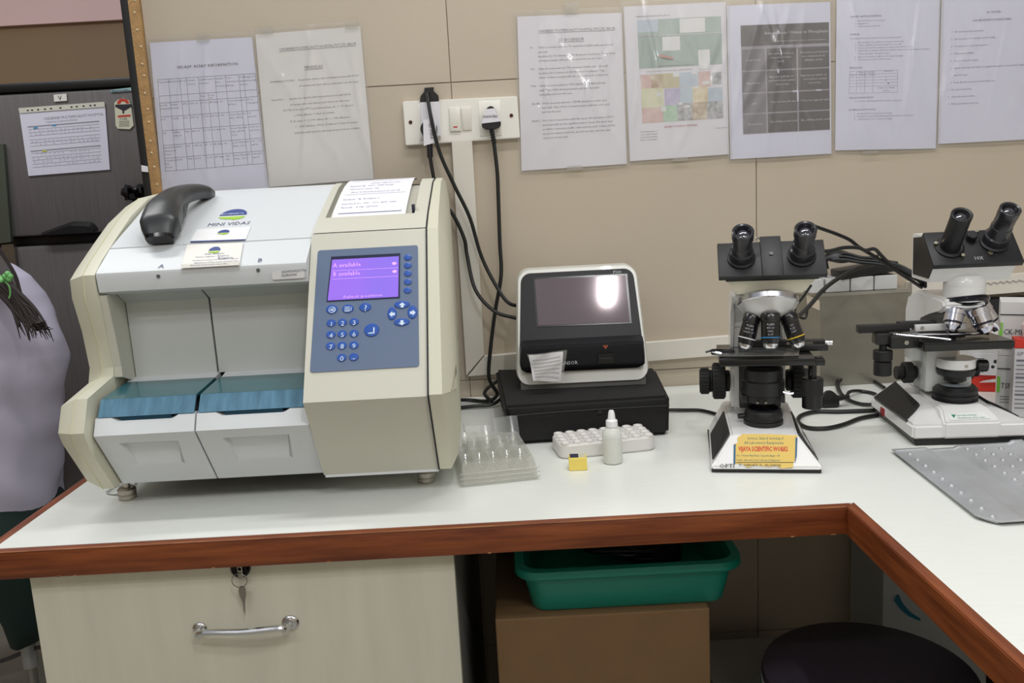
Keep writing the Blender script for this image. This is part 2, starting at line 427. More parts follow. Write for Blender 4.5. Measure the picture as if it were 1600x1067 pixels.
# ================================================================== PAPERS ON THE WALL
def bil(c, u, v, off=0.0):
    return (c[0] * (1 - u) + c[1] * u) * (1 - v) + (c[3] * (1 - u) + c[2] * u) * v + V((0, -off, 0))
def paper(name, label, cornpx, mat, content, seed=0, slv=(0.006, 0.010), tapes=(), cat='notice', creases=7):
    rnd = random.Random(seed)
    c = [atw(x, y, -0.003) for x, y in cornpx]
    root = thing(name, label, cat, (sum(p.x for p in c) / 4, -0.003, sum(p.z for p in c) / 4), 'laminated sheets taped to the wall')
    del root['group']
    bow = lambda u, v: 0.0008 + 0.0022 * math.sin(PI * u) * (0.4 + 0.6 * v)
    f = lambda u, v, off=0.0: bil(c, u, v, bow(u, v) + off)
    b = B().grid(lambda u, v: f(u, v), 8, 8)
    b.obj('sheet', mat, root)
    W = (c[1] - c[0]).length; H = (c[3] - c[0]).length
    def T(b, s, u, v, h, wid=None, align='LEFT'):      # lettering at sheet fraction u, v (baseline); h and wid as fractions
        sz = h * H * 1.35
        k = 1.0
        if wid:
            cu = bpy.data.curves.new('m', 'FONT'); cu.body = s; cu.size = sz
            o = bpy.data.objects.new('m', cu); COL.objects.link(o); bpy.context.view_layer.update()
            k = wid * W / max(o.dimensions.x, 1e-4)
            bpy.data.objects.remove(o); bpy.data.curves.remove(cu)
        b.text(s, lambda x, y: f(u + x / W, v - y / H, 0.0006), sz, align, 1, k)
    def R(b, u0, v0, u1, v1, off=0.0004, n=4):
        b.grid(lambda a, d: f(u0 + (u1 - u0) * a, v0 + (v1 - v0) * d, off), n, 1)
    content(root, T, R, W, H)
    cc = [c[0] + V((-slv[0], 0, slv[1])), c[1] + V((slv[0], 0, slv[1])), c[2] + V((slv[0], 0, -slv[0])), c[3] + V((-slv[0], 0, -slv[0]))]
    ws = [(rnd.uniform(.05, .95), rnd.uniform(-1.1, 1.1), rnd.uniform(.012, .035), rnd.uniform(.0012, .0042)) for _ in range(creases)]
    def g(u, v):
        h = sum(a * math.exp(-((u - u0 - s * (v - .5)) / w) ** 2) * math.sin(PI * min(1, max(0, v))) for u0, s, w, a in ws)
        return bil(cc, u, v, 0.0036 + bow(u, v) + h + 0.0008 * math.sin(PI * u * 2.3 + seed) * math.sin(PI * v * 3 + seed))
    b = B().grid(g, 60, 24)
    b.obj('plastic_sleeve', sleeve, root)
    for (x, y, w, h) in tapes:
        p = atw(x, y, -0.006)
        B().box((p.x - w / 2, -0.0085, p.z - h / 2), (p.x + w / 2, -0.0078, p.z + h / 2)).obj('tape', clear, root, smooth=False)
    return root

def c1(root, T, R, W, H):
    b = B(); T(b, 'VIDAS\u00ae ASSAY INFORMATION', .245, .175, .020, .59); b.obj('heading', inkd, root, smooth=False)
    b = B(); t = B()
    us = [.045, .15, .26, .325, .44, .60, .70, .83, .875, .99]
    vs = [.235, .34, .385, .475, .565, .66, .745, .83]
    for v in vs: R(b, .045, v, .99, v + .0022)
    for i, u in enumerate(us):
        R(b, u, .235, u + .003, .83, n=1)
    R(b, .52, .34, .523, .83, n=1)
    b.obj('table_rule', M('rule', (0.42, 0.42, 0.48), .8), root, smooth=False)
    hd = ['Parameter', 'Reference', 'Code', 'Sample|Volume', 'Calibration|Control', 'Sample|Pre|Treatment', 'Test|validated|using', 'Test|time|(min)', 'Range or|Interpretation']
    for s, u in zip(hd, us):
        for k, q in enumerate(s.split('|')): T(t, q, u + .006, .258 + k * .024, .0105, min(.013 * len(q), .14))
    T(t, 'Two', .45, .365, .01); T(t, 'Frozen', .53, .362, .009); T(t, 'Ctrl', .53, .378, .009)
    rows = [('25-OH|VitaminD', '30463|25OH-D', 'VITD', '100 ul', 'S1 C1 C2', '28 days', 'No', 'Serum, Plasma|(Hep.)', '40', '30 to|100ng/ml'),
            ('hCG', '30405', 'HCG', '200 ul', 'S1 S2 C1', '14 days', 'No', 'Serum, Plasma|(Hep., EDTA)', '30', '<5|mIU/ml'),
            ('TSH', '30400|TSH-60', 'TSH', '200 ul', 'S1 C1', '14 days', 'No', 'Serum, Plasma|(Hep., EDTA)|Cord', '40', '0.25 to|5uIU/ml'),
            ('Anti-HCV|Vitamin B|Total', '30308', 'HCV', '100 ul', 'S1 C1', '28 days', 'No', 'Serum, Plasma|(Hep., Ser.)', '40', '0.5 - 100|ug/ml'),
            ('Complete|PSA|Total', '30428', 'TPSA', '200ul', 'S1 S2 C1', '28 days', '300|ul', 'Serum, Plasma|(Hep., Ser.)', '45', '180-230|ng/ml')]
    xs = [.05, .155, .265, .33, .445, .525, .63, .705, .835, .88]
    for r, v in zip(rows, vs[2:]):
        for q, u in zip(r, xs):
            for k, s in enumerate(q.split('|')): T(t, s, u, v + .022 + k * .022, .010, min(.0125 * len(s), .125))
    t.obj('lettering', ink, root, smooth=False)
paper('assay_sheet', 'lilac laminated sheet headed VIDAS ASSAY INFORMATION with a ruled table, leftmost on the tiled wall', [(234, 67), (394, 58), (420, 294), (255, 308)], paperl, c1, 1, tapes=[(318, 60, .024, .014)])
def c2(root, T, R, W, H):
    b = B()
    T(b, 'UNDERREE MULTISPECIALITY HOSPITAL PVT LTD. BELUR', .215, .115, .0155, .73); R(b, .215, .120, .94, .1225)
    T(b, 'MINIVIDAS', .44, .245, .020, .17); R(b, .44, .249, .61, .252)
    ls = [(.10, .318, 'VITAMIN-D TOTAL:-', .24), (.37, .318, 'Insert test device into instrument and add 100ul', .57), (.37, .357, 'of serum into test device and start run the test.', .57),
          (.10, .435, 'Beta-HCG : -', .13), (.27, .435, 'Insert test device into instrument and add 200ul', .58), (.27, .474, 'of serum into test device and start run the test.', .57),
          (.20, .508, 'NOTE: I) In case UPT is positive please do 1 : 10 dilution', .67), (.30, .545, '( 100ul diluent + 20ul of serum)', .38),
          (.26, .583, 'II: In case > 11,000 values do 1 : 100 dilution', .56), (.30, .620, '1 : 100 Dilution: 990ul of diluent +10ul of serum', .59), (.29, .660, 'and mix well and run the test as per test procedure.', .63)]
    for u, v, s, w in ls: T(b, s, u, v, .0125, w)
    b.obj('lettering', ink, root, smooth=False)
paper('instruction_sheet', 'cream laminated sheet headed MINIVIDAS with centred typed instructions', [(399, 54), (563, 41), (584, 279.5), (420.5, 292.5)], paperc, c2, 2, tapes=[(416, 48, .026, .012), (550, 40, .026, .012)])
def c3(root, T, R, W, H):
    b = B()
    T(b, 'UNDERREE MULTISPECIALITY HOSPITAL PVT LTD. BELUR', .20, .105, .0155, .73); R(b, .20, .110, .93, .1125)
    T(b, 'SD BIOSENSOR', .39, .168, .020, .24); R(b, .39, .173, .63, .1755)
    ls = [(.11, .208, 'T3', .03), (.19, .208, '100ul of serum add into T3 extraction buffer with spoon and', .71), (.19, .237, 'mix well.', .09), (.19, .265, 'Incubate for 10 minutes in SD Biosensor Incubator. Take 100ul', .73), (.19, .293, 'of mixed sample add into test card and run the test.', .60),
          (.11, .345, 'T4 :', .05), (.19, .345, '25ul of serum add into T4 extraction buffer and mix well.', .66), (.19, .374, 'Incubate for 5 minutes in SD Biosensor Incubator. Take', .63), (.19, .402, '100ul of mixed sample add into test card and run the test.', .66),
          (.11, .455, 'TSH:', .055), (.19, .455, '100ul of serum add into TSH extraction buffer and mix', .63), (.19, .484, 'well. Take 100ul of mixed sample add into test card', .57), (.19, .512, 'immediate and run the test.', .31),
          (.11, .570, 'CK-MB', .08), (.21, .570, '100ul of serum add into CKMB extraction buffer and', .61), (.21, .598, 'mix well. Take 100ul of mixed sample add into test card', .64), (.21, .626, 'and run the test.', .18),
          (.11, .682, 'HbA1c', .08), (.21, .682, '5ul of blood specimen with the spoit, the specimen will be', .68), (.21, .711, 'automatically by the capillary action. Insert the spoit into', .67), (.21, .740, 'an HbA1c extraction buffer tube and mix well. Collect all the', .69), (.21, .769, 'specimen mixture with the spoit from tube add into test', .64), (.21, .797, 'card and run the test.', .24)]
    for u, v, s, w in ls: T(b, s, u, v, .0125, w)
    b.obj('lettering', ink, root, smooth=False)
paper('instruction_sheet', 'white laminated sheet headed SD BIOSENSOR beside the right end of the switchboard', [(808, 26), (971, 20), (979.5, 256), (815, 267)], paperm, c3, 3, tapes=[(893, 13, .026, .02), (898, 262, .03, .008)])
def pic(n, c, c2, sc=40):
    return M('photo_' + n, c, .6, noise=.5, nscale=sc, col2=c2)
PIC = {'g': pic('green', (0.70, 0.76, 0.75), (0.62, 0.69, 0.67), 25), 'd': pic('green_dark', (0.69, 0.75, 0.73), (0.60, 0.67, 0.66), 18), 'y': pic('yellow', (0.87, 0.87, 0.79), (0.83, 0.83, 0.70), 60),
       'o': pic('olive', (0.80, 0.77, 0.66), (0.75, 0.71, 0.58), 60), 'b': pic('blue', (0.77, 0.82, 0.86), (0.73, 0.77, 0.83), 50), 'p': pic('pink', (0.87, 0.79, 0.77), (0.82, 0.69, 0.68), 60),
       'v': pic('violet', (0.79, 0.76, 0.86), (0.70, 0.68, 0.80), 70), 'e': pic('leaf', (0.75, 0.84, 0.76), (0.63, 0.76, 0.68), 70), 'k': pic('speckle', (0.80, 0.80, 0.82), (0.56, 0.57, 0.59), 130),
       'c': pic('cream', (0.90, 0.86, 0.76), (0.82, 0.75, 0.62), 70), 'w': M('print_white', (0.89, 0.89, 0.90), .7), 'r': M('print_red', (0.77, 0.58, 0.56), .7), 's': pic('brown', (0.86, 0.82, 0.75), (0.69, 0.58, 0.50), 90)}
def c4(root, T, R, W, H):
    b = B(); T(b, 'URINE ANALYSIS (MICROSCOPY), DR LAL', .115, .072, .009, .33)
    T(b, 'FAT GRANULES + LEUCOCYTE', .13, .198, .007, .2); T(b, 'CALCIUM OXALATE CRYSTALS', .20, .425, .007, .45); T(b, 'EPITHELIAL CELLS', .32, .395, .007, .35)
    for i, s in enumerate(['The following images are', 'some common crystals', 'found in urine sediment', 'Not Copyright']): T(b, s, .115, .815 + i * .018, .009, .17)
    T(b, 'Urine Atlas', .86, .822, .008, .13)
    b.obj('lettering', ink, root, smooth=False)
    def pt(k, u0, v0, u1, v1, off=.0003, nm='printed_photo'):
        q = B(); R(q, u0, v0, u1, v1, off); q.obj(nm, PIC[k], root, smooth=False)
    pt('g', .13, .09, .95, .19); pt('d', .13, .195, .95, .40)
    pt('w', .54, .095, .79, .185, .0005); pt('w', .365, .205, .54, .295, .0005); pt('b', .13, .09, .33, .17, .0005); pt('w', .715, .30, .83, .425, .0006)
    q = B(); q.grid(lambda u, v: bil([atw(x, y, -.0075) for x, y in ((1030, 84), (1052, 90), (1053, 93), (1031, 89))], u, v), 4, 2); q.obj('printed_spot', PIC['r'], root, smooth=False)
    cells = [('p', .14, .44, .24, .53), ('s', .24, .44, .345, .53), ('o', .345, .44, .52, .535), ('b', .52, .44, .71, .535), ('p', .71, .44, .83, .54), ('k', .85, .45, .94, .53),
             ('y', .14, .53, .36, .655), ('v', .37, .54, .525, .65), ('b', .525, .54, .65, .64), ('c', .65, .53, .80, .64), ('b', .80, .55, .95, .64),
             ('p', .14, .655, .35, .755), ('e', .35, .65, .49, .755), ('k', .49, .64, .64, .755), ('s', .64, .64, .79, .755), ('k', .79, .64, .95, .755)]
    for a in cells: pt(*a)
    for a in [(.46, .44, .52, .465), (.64, .44, .70, .455), (.75, .505, .82, .525), (.29, .56, .335, .585), (.50, .635, .545, .65), (.33, .655, .38, .685), (.57, .655, .62, .67), (.65, .535, .71, .55)]:
        pt('w', *a, .0005, 'photo_caption')
    q = B(); T(q, 'KIDNEY STONES & CRYSTALS', .355, .795, .0135, .33); q.obj('red_lettering', M('ink_red', (.72, .33, .36), .8), root, smooth=False)
paper('urine_chart', 'laminated chart with coloured microscope photos and the red line KIDNEY STONES & CRYSTALS', [(974, 10.5), (1134, 3), (1139, 241), (984, 252)], paperm, c4, 4, cat='chart', tapes=[(1062, 249, .03, .006)])
dk = M('print_dark', (.31, .30, .33), .55)
dk2 = M('print_grey', (.45, .44, .48), .55)
def c5(root, T, R, W, H):
    b = B(); R(b, .13, .13, .985, .265, .0003); b.obj('dark_banner', dk, root, smooth=False)
    for i, v in enumerate([.285, .43, .575, .71]):
        vv = [.285, .43, .575, .71][i]; ve = [.42, .565, .70, .835][i]
        for j, (u0, u1) in enumerate([(.135, .36), (.375, .665), (.68, .985)]):
            q = B(); R(q, u0, vv, u1, ve, .0003); q.obj('table_cell', dk2 if j == 0 else dk, root, smooth=False)
    g = B(); R(g, .13, .25, .985, .285, .0002); R(g, .13, .285, .985, .84, .0001); g.obj('table_ground', M('print_mid', (.60, .58, .63), .6), root, smooth=False)
    w = B(); T(w, 'Amorphous Urates vs Phosphate', .355, .195, .022, .62)
    T(w, 'Difference between urates and phosphates', .45, .243, .009, .5)
    T(w, 'Amorphous Urates', .40, .274, .009, .22); T(w, 'Amorphous Phosphates', .70, .274, .009, .25)
    for (u, v, s, wd_) in [(.17, .36, 'Composition', .14), (.395, .325, 'Amorphous Urates is', .24), (.41, .350, 'composed of urates', .20), (.48, .375, '(acid)', .06),
                          (.70, .325, 'Amorphous phosphates', .27), (.72, .350, 'are composed of', .22), (.74, .375, 'alkaline urine', .18),
                          (.17, .51, 'Appearance', .14), (.395, .475, 'Appear yellow or', .24), (.39, .500, 'yellow-brown under', .26), (.46, .525, 'microscope', .13),
                          (.70, .475, 'Appear as white or', .26), (.72, .500, 'colourless under', .24), (.78, .525, 'microscope', .12),
                          (.22, .645, 'pH', .04), (.40, .640, 'Urine has low pH value', .26), (.70, .640, 'Urine has high pH value', .28),
                          (.18, .78, 'Dissolution', .14), (.40, .770, 'By adding acetic acid', .26), (.70, .770, 'By adding acetic acid', .28)]:
        T(w, s, u, v, .014, wd_)
    w.obj('lettering', M('ink_white', (.80, .80, .84), .8), root, smooth=False)
paper('comparison_chart', 'laminated dark grey table headed Amorphous Urates vs Phosphate', [(1135, 9), (1297, 3), (1299, 240), (1141, 249)], paperl, c5, 9, cat='chart', creases=8)
def c6(root, T, R, W, H):
    b = B()
    ls = [(.13, .125, 'UNUSED SAMPLES (PATIENTS)', .30, 1), (.18, .152, '1.  Blood samples to be retained', .28, 0), (.18, .170, '2.  Rapid tests', .12, 0), (.18, .188, '3.  Other samples of the lab', .24, 0),
          (.13, .24, 'STORAGE', .09, 1), (.13, .265, 'The samples should be stored in a separate rack at 2-8 C', .50, 0),
          (.18, .292, '1.  Blood samples should be stored up to seven days', .47, 0), (.18, .310, '2.  Urine samples should be kept for one day', .45, 0), (.18, .328, '3.  Store the serum samples at minus twenty for long', .56, 0),
          (.18, .346, '4.  Label the container with the patient name and registration number', .73, 0), (.18, .366, '     discarded after the given time', .30, 0), (.18, .386, '5.  Blood collection tubes to be kept upright', .47, 0), (.18, .404, '6.  Discard as per bio waste rules', .35, 0),
          (.13, .458, 'RETENTION', .12, 1), (.22, .486, 'Name of sample', .15, 0), (.47, .484, 'Duration', .08, 0), (.14, .504, 'Blood', .05, 0), (.22, .504, 'Serum   Urine', .16, 0),
          (.48, .525, '7', .012, 0), (.48, .545, '5', .012, 0), (.48, .565, '1', .012, 0), (.41, .592, 'Until reporting', .16, 0), (.46, .612, 'done', .06, 0),
          (.13, .655, 'SPILLS IN THE LABORATORY', .24, 1), (.18, .677, '1.  Cover the spill with hypochlorite solution and leave it', .47, 0),
          (.13, .735, 'BIO MEDICAL WASTE DISPOSAL', .26, 1), (.18, .760, '1.  Separate bins for each colour of waste', .37, 0), (.18, .778, '2.  Needles are destroyed and discarded in the puncture container', .58, 0), (.18, .797, '3.  Gloves in red coloured bags', .37, 0)]
    for u, v, s, w, h in ls: T(b, s, u, v, .0115 if h else .0085, w)
    for v in (.475, .495, .515, .535, .555, .575, .620): R(b, .13, v, .60, v + .0012)
    for u in (.13, .20, .28, .36, .60): R(b, u, .475, u + .002, .62, n=1)
    b.obj('lettering', M('ink_soft', (0.42, .40, .52), .8), root, smooth=False)
paper('rules_sheet', 'lilac laminated sheet with numbered rules and a small table, second from the right', [(1307, -2), (1469, -8), (1462, 232), (1304.5, 235)], paperl, c6, 6, tapes=[(1360, 238, .03, .006)])
def c7(root, T, R, W, H):
    b = B()
    T(b, 'DO NOTEES', .43, .150, .014, .13); T(b, 'FOR IMPORTANT WORKING AREAS', .30, .200, .014, .36)
    for i, (s, w, u) in enumerate([('Do not eat in the work place', .27, .11), ('Do not store food items in the fridge', .38, .11), ('Do not pipette by mouth anywhere', .31, .11), ('Wear gloves always', .18, .11), ('Do not recap the needles', .22, .11),
                                   ('Label each bin and dispose used materials in correct bin daily', .64, .11), ('after the work', .12, .11), ('Keep the microscope covered after use', .37, .11), ('Do not touch phone', .18, .09), ('Clean the work surface', .21, .09), ('Wash your hands at the end', .24, .09)]):
        T(b, s, u + .02, .265 + i * .0475, .011, w)
        if i != 6: T(b, str(min(i + 1, 9)) + '.', u - .01, .265 + i * .0475, .010)
    b.obj('lettering', M('ink_soft', (0.42, .40, .52), .8), root, smooth=False)
paper('rules_sheet', 'lilac laminated sheet with a short heading, rightmost on the wall, cut by the frame', [(1471, -12), (1634, -20), (1640, 216), (1465, 225)], paperl, c7, 7)

# ================================================================== SWITCHBOARD
def sw(px, py, y=-0.012): return atw(px, py, y)
sb = thing('switchboard', 'white wall switchboard with two rocker switches between two plug sockets', 'switchboard', (-0.075, 0, 1.348))
p = [atw(x, y, -0.014) for x, y in ((629, 158.5), (808, 150), (812.5, 215.5), (634, 227.5))]
b = B().loft([[V((q.x, 0.001, q.z)) for q in p], [q for q in p]]); bmesh.ops.bevel(b.bm, geom=list(b.bm.edges), offset=.0015, segments=2, affect='EDGES'); b.obj('plate', white2, sb)
sl = (p[1] - p[0]).normalized(); su = V((-sl.z, 0, sl.x))
def slab(px, py, w, h, y0, y1, name, mat, par, bev=.001, label=None, tilt=0):
    c = atw(px, py, y1)
    m = Matrix((sl, V((0, -1, 0)), su)).transposed().to_4x4(); m.translation = V((c.x, 0, c.z))
    if tilt: m = m @ Matrix.Rotation(tilt, 4, 'X')
    return B().box((-w / 2, -y0, -h / 2), (w / 2, -y1, h / 2), bev, m).obj(name, mat, par, label=label)
slab(671, 190, .040, .066, -.0135, -.0165, 'socket', white2, sb)
slab(766, 185, .042, .064, -.0135, -.0165, 'socket', white2, sb)
r1 = slab(711, 187, .021, .044, -.0135, -.018, 'switch', M('switch_face', (.88, .87, .83), .3), sb, label='rocker switch with red indicator', tilt=.03)
slab(711.5, 198.5, .0085, .0028, -.017, -.0186, 'indicator', M('neon_red', (.75, .06, .12), .25), r1, .0005)
slab(729, 185, .018, .042, -.0135, -.018, 'switch', M('switch_face', (.88, .87, .83), .3), sb, tilt=-.05)
for x, y in ((641.5, 191), (799, 180.5)):
    q = atw(x, y, -.014); B().cyl(q, q + V((0, -.0012, 0)), .0035, n=14).obj('screw', M('screw_rust', (.30, .14, .10), .5, .5), sb)
tapem = M('label_tape', (.88, .87, .90), .55)
# left upper plug: black tapered adapter, white tape
pg = thing('mains_lead', 'black power cord from the upper left plug with an untitled white tape label, running behind the touchscreen analyser', 'cord', atw(671, 165, -.03))
pg['label'] = 'black power cord from the topmost plug on the switchboard, crossing the white trunking'
y0, y1 = -.0165, -.038
def pp(l, y): return [atw(a, b_, y) for a, b_ in l]
out = [(656, 160), (657, 150), (664, 143), (663, 137), (678, 136), (677, 143), (685, 149), (686, 158)]
b = B().loft([pp(out, -.001), pp(out, -.028)]); bmesh.ops.bevel(b.bm, geom=list(b.bm.edges), offset=.001, segments=1, affect='EDGES'); b.obj('plug', black, pg)
o2 = [(656, 160), (686.5, 158.5), (689, 212), (659, 214)]
B().loft([pp(o2, -.017), pp(o2, -.030)]).obj('plug_label', tapem, pg, smooth=False)
cA = [atw(669, 146, -.028), atw(668, 150, -.036), atw(674, 186, -.052), atw(687, 238, -.05), atw(710, 290, -.045), atw(734, 340, -.04), atw(752, 400, -.035), atw(775, 446, -.05), atw(796, 474, -.07), V((0.035, -.06, .985)), V((.06, -.11, .955))]
B().tube(cA, .0036, 10).obj('cord', cordm, pg)
# left lower plug
pg = thing('mains_lead', 'black power cord from the lower left plug with a handwritten tape label', 'cord', atw(671, 210, -.04))
b = B().lathe(atw(670.5, 202, -.031), (0, -1, 0), [(.0155, 0), (.0165, .006), (.015, .014)], 20)
b.obj('plug', black, pg)
o3 = [(661, 187), (681, 185.5), (682, 222), (662, 228)]
tl = B().loft([pp(o3, -.046), pp(o3, -.050)]).obj('plug_label', tapem, pg, smooth=False)
qq = atw(669.5, 192, -.0505)
B().text('SD MINI', frame(qq, (0.05, 0, -1), (1, 0, 0.05)), .0085).obj('lettering', M('pen_grey', (.45, .45, .48), .8), tl, smooth=False)
B().tube([atw(671, 222, -.044), atw(672, 246, -.042)], .0056, 10).obj('strain_relief', black, pg)
cB = [atw(671, 240, -.043), atw(678, 279, -.04), V((-.125, -.035, 1.20)), atw(707, 334, -.035), atw(725, 372, -.035), atw(730, 400, -.035), atw(743, 453, -.05), atw(774, 487, -.06), V((.02, -.075, .965)), V((.05, -.10, .945))]
B().tube(cB, .0036, 10).obj('cord', cordm, pg)
# right plug
pg = thing('mains_lead', 'black power cord from the right plug with white label reading minividas', 'cord', atw(767, 185, -.04))
o4 = [(752.5, 195), (755, 181), (759, 171), (764, 166), (769, 165.5), (774, 170), (778, 180), (783, 192), (782, 198), (775, 202), (762, 203), (754, 200)]
b = B().loft([pp(o4, -.017), pp(o4, -.036)]); bmesh.ops.bevel(b.bm, geom=[e for e in b.bm.edges], offset=.0015, segments=2, affect='EDGES'); b.obj('plug', black, pg)
o5 = [(752.5, 193), (755, 181), (758.5, 170.5), (773, 169), (778, 180), (782.5, 189.5)]
tl = B().loft([pp(o5, -.0355), pp(o5, -.0385)]).obj('plug_label', tapem, pg, smooth=False)
B().text('minividas', frame(atw(754.5, 184.5, -.039), sl, su), .0095, sx=.80).obj('lettering', inkd, tl, smooth=False)
b = B()
for k in range(6):
    q = atw(768 + k * .8, 202 + k * 4, -.030); b.ball(q, .0052, (1, 1, .55), 10)
b.tube([atw(768, 201, -.03), atw(772, 226, -.03)], .0038, 8); b.obj('strain_relief', rubber, pg)
cC = [atw(772, 225, -.03), atw(777, 270, -.03), atw(779, 320, -.03), atw(781, 380, -.032), atw(783, 430, -.036), atw(774, 485, -.04), atw(767, 540, -.045), atw(764, 590, -.05), V((-.035, -.05, .815)), V((-.055, -.06, .8045)), V((-.09, -.05, .806)), V((-.13, -.07, .815)), V((-.17, -.09, .835))]
B().tube(cC, .0038, 10).obj('cord', cordm, pg)
lp = [V((-.045, -.085, .809)), V((-.06, -.05, .818)), V((-.045, -.030, .83)), V((-.022, -.035, .84)), V((-.018, -.065, .825)), V((-.04, -.095, .808)), V((-.08, -.10, .806)), V((-.14, -.10, .806)), V((-.2, -.12, .83))]
tag(B().tube(lp, .0036, 8).obj('looped_cord', cordm), 'black cord looped on the counter between the big analyser and the black case', 'cord')

# ================================================================== BIG ANALYSER (left)
vb = M('analyser_beige', (.79, .785, .735), .45, bump=.12, bscale=1200)
vc = M('analyser_cream', (.805, .80, .725), .45, bump=.12, bscale=1200)
vw = M('analyser_white', (.83, .845, .86), .42, bump=.08, bscale=1200)
vg = M('analyser_grey', (.77, .78, .77), .45, bump=.08, bscale=1200)
vdk = M('gap_dark', (.10, .10, .11), .7)
seam = M('seam_yellow', (.80, .79, .67), .5)
va = thing('immunoassay_analyser', 'large white and beige bench analyser with blue keypad panel and teal tray covers', 'analyser', (-0.345, -0.35, .80))
XL, XM, XR = -.564, -.274, -.1125
XSM = -.4265
back = [(-.06, 1.232), (-.06, .85), (-.10, .838)]
# lower rear body
core = [(-.545, .840), (-.600, .915), (-.592, .950), (-.49, .962), (-.475, .972), (-.478, 1.105), (-.520, 1.115), (-.490, 1.155), (-.32, 1.220), (-.24, 1.232)] + back
B().prism(core, XL + .001, XR - .001).obj('chassis', vdk, va, smooth=False)
# top cover: broad slanting lid plus the front band with overhang
top = [(-.4935, 1.1655), (-.33, 1.2275), (-.285, 1.2365), (-.24, 1.239), (-.058, 1.234), (-.058, 1.222), (-.24, 1.228), (-.33, 1.217), (-.4935, 1.155)]
lid = B().prism(top, XL + .002, XM - .001).obj('top_cover', vw, va, ang=50)
band = [(-.4945, 1.164), (-.5415, 1.1385), (-.5465, 1.1345), (-.5475, 1.130), (-.5445, 1.1085), (-.535, 1.1040), (-.4860, 1.0985), (-.483, 1.12)]
bd = B().prism(band, XL + .0015, XM - .001).obj('front_band', vw, va, ang=25)
BF = (V((0, -.5415, 1.1385)), V((0, -.0255, .047)))           # a point and the normal of the band's slant
def nrm(a, b_): d = V((0, b_[0] - a[0], b_[1] - a[1])).normalized(); return V((0, -d.z, d.y)) if -d.z < 0 else V((0, d.z, -d.y))
nband = nrm((-.5415, 1.1385), (-.4945, 1.164)); ntop = nrm((-.4935, 1.1655), (-.33, 1.2275))
pband = V((0, -.5415, 1.1385)); ptop = V((0, -.4935, 1.1655))
# recessed upright panels
for x0, x1, nm in ((XL + .012, -.4335, 0), (-.4305, XM, 1)):
    b = B().prism([(-.4870, .9765), (-.4895, 1.086), (-.5180, 1.1035), (-.478, 1.104), (-.474, .9765)], x0, x1); b.obj('upright_panel', vg, va, ang=20)
B().prism([(-.4895, .972), (-.5290, .986), (-.5275, 1.000), (-.5340, 1.050), (-.5440, 1.1035), (-.491, 1.108), (-.47, 1.09), (-.47, .972)], XL - .001, XL + .0105).obj('side_return', vb, va, smooth=False)
for x0, x1 in ((XL + .004, XSM - .0035), (XSM + .0035, XM)):
    b = B().prism([(-.5080, .9705), (-.5080, .9735), (-.4885, .9765), (-.4800, .9765), (-.48, .968)], x0 + .002, x1); b.obj('ledge', vw, va, smooth=False)
# teal covers, pale strips seen through them
tealg = M('teal_cover', (.19, .40, .44), .22, coat=.3)
tealf = M('teal_front_lit', (.42, .60, .71), .22, noise=.35, nscale=26, stretch=(4, 1, .6), alpha=.82)  # paler than the cover top: light coming through is put into the colour
strip_m = M('pale_strip', (.66, .74, .82), .5)
for x0, x1 in ((XL + .006, XSM - .003), (XSM + .003, XM)):
    cv = B().loft([[(x, y, z) for y, z in ((-.5915, .9688), (-.5080, .9737), (-.5080, .9700), (-.5900, .9650))] for x in (x0, x1)]).obj('tray_cover', tealg, va, smooth=False)
    B().loft([[(x, y, z) for y, z in ((-.6085, .9475), (-.5917, .9686), (-.5890, .9660), (-.6045, .9475))] for x in (x0, x1)]).obj('cover_front', tealf, cv, smooth=False)
    n = 7
    for k in range(n):
        x = x0 + (x1 - x0) * (k + .55) / n
        B().loft([[(x + w_ * (1 - .5 * q), y + .0012, z) for w_, y in ((-.0026, -.6072 + .0155 * q), (.0026, -.6072 + .0155 * q), (.0018, -.6030 + .0155 * q), (-.0018, -.6030 + .0155 * q))] for q, z in ((.12, .9495), (.8, .9640))]).obj('strip', strip_m, cv, smooth=False)
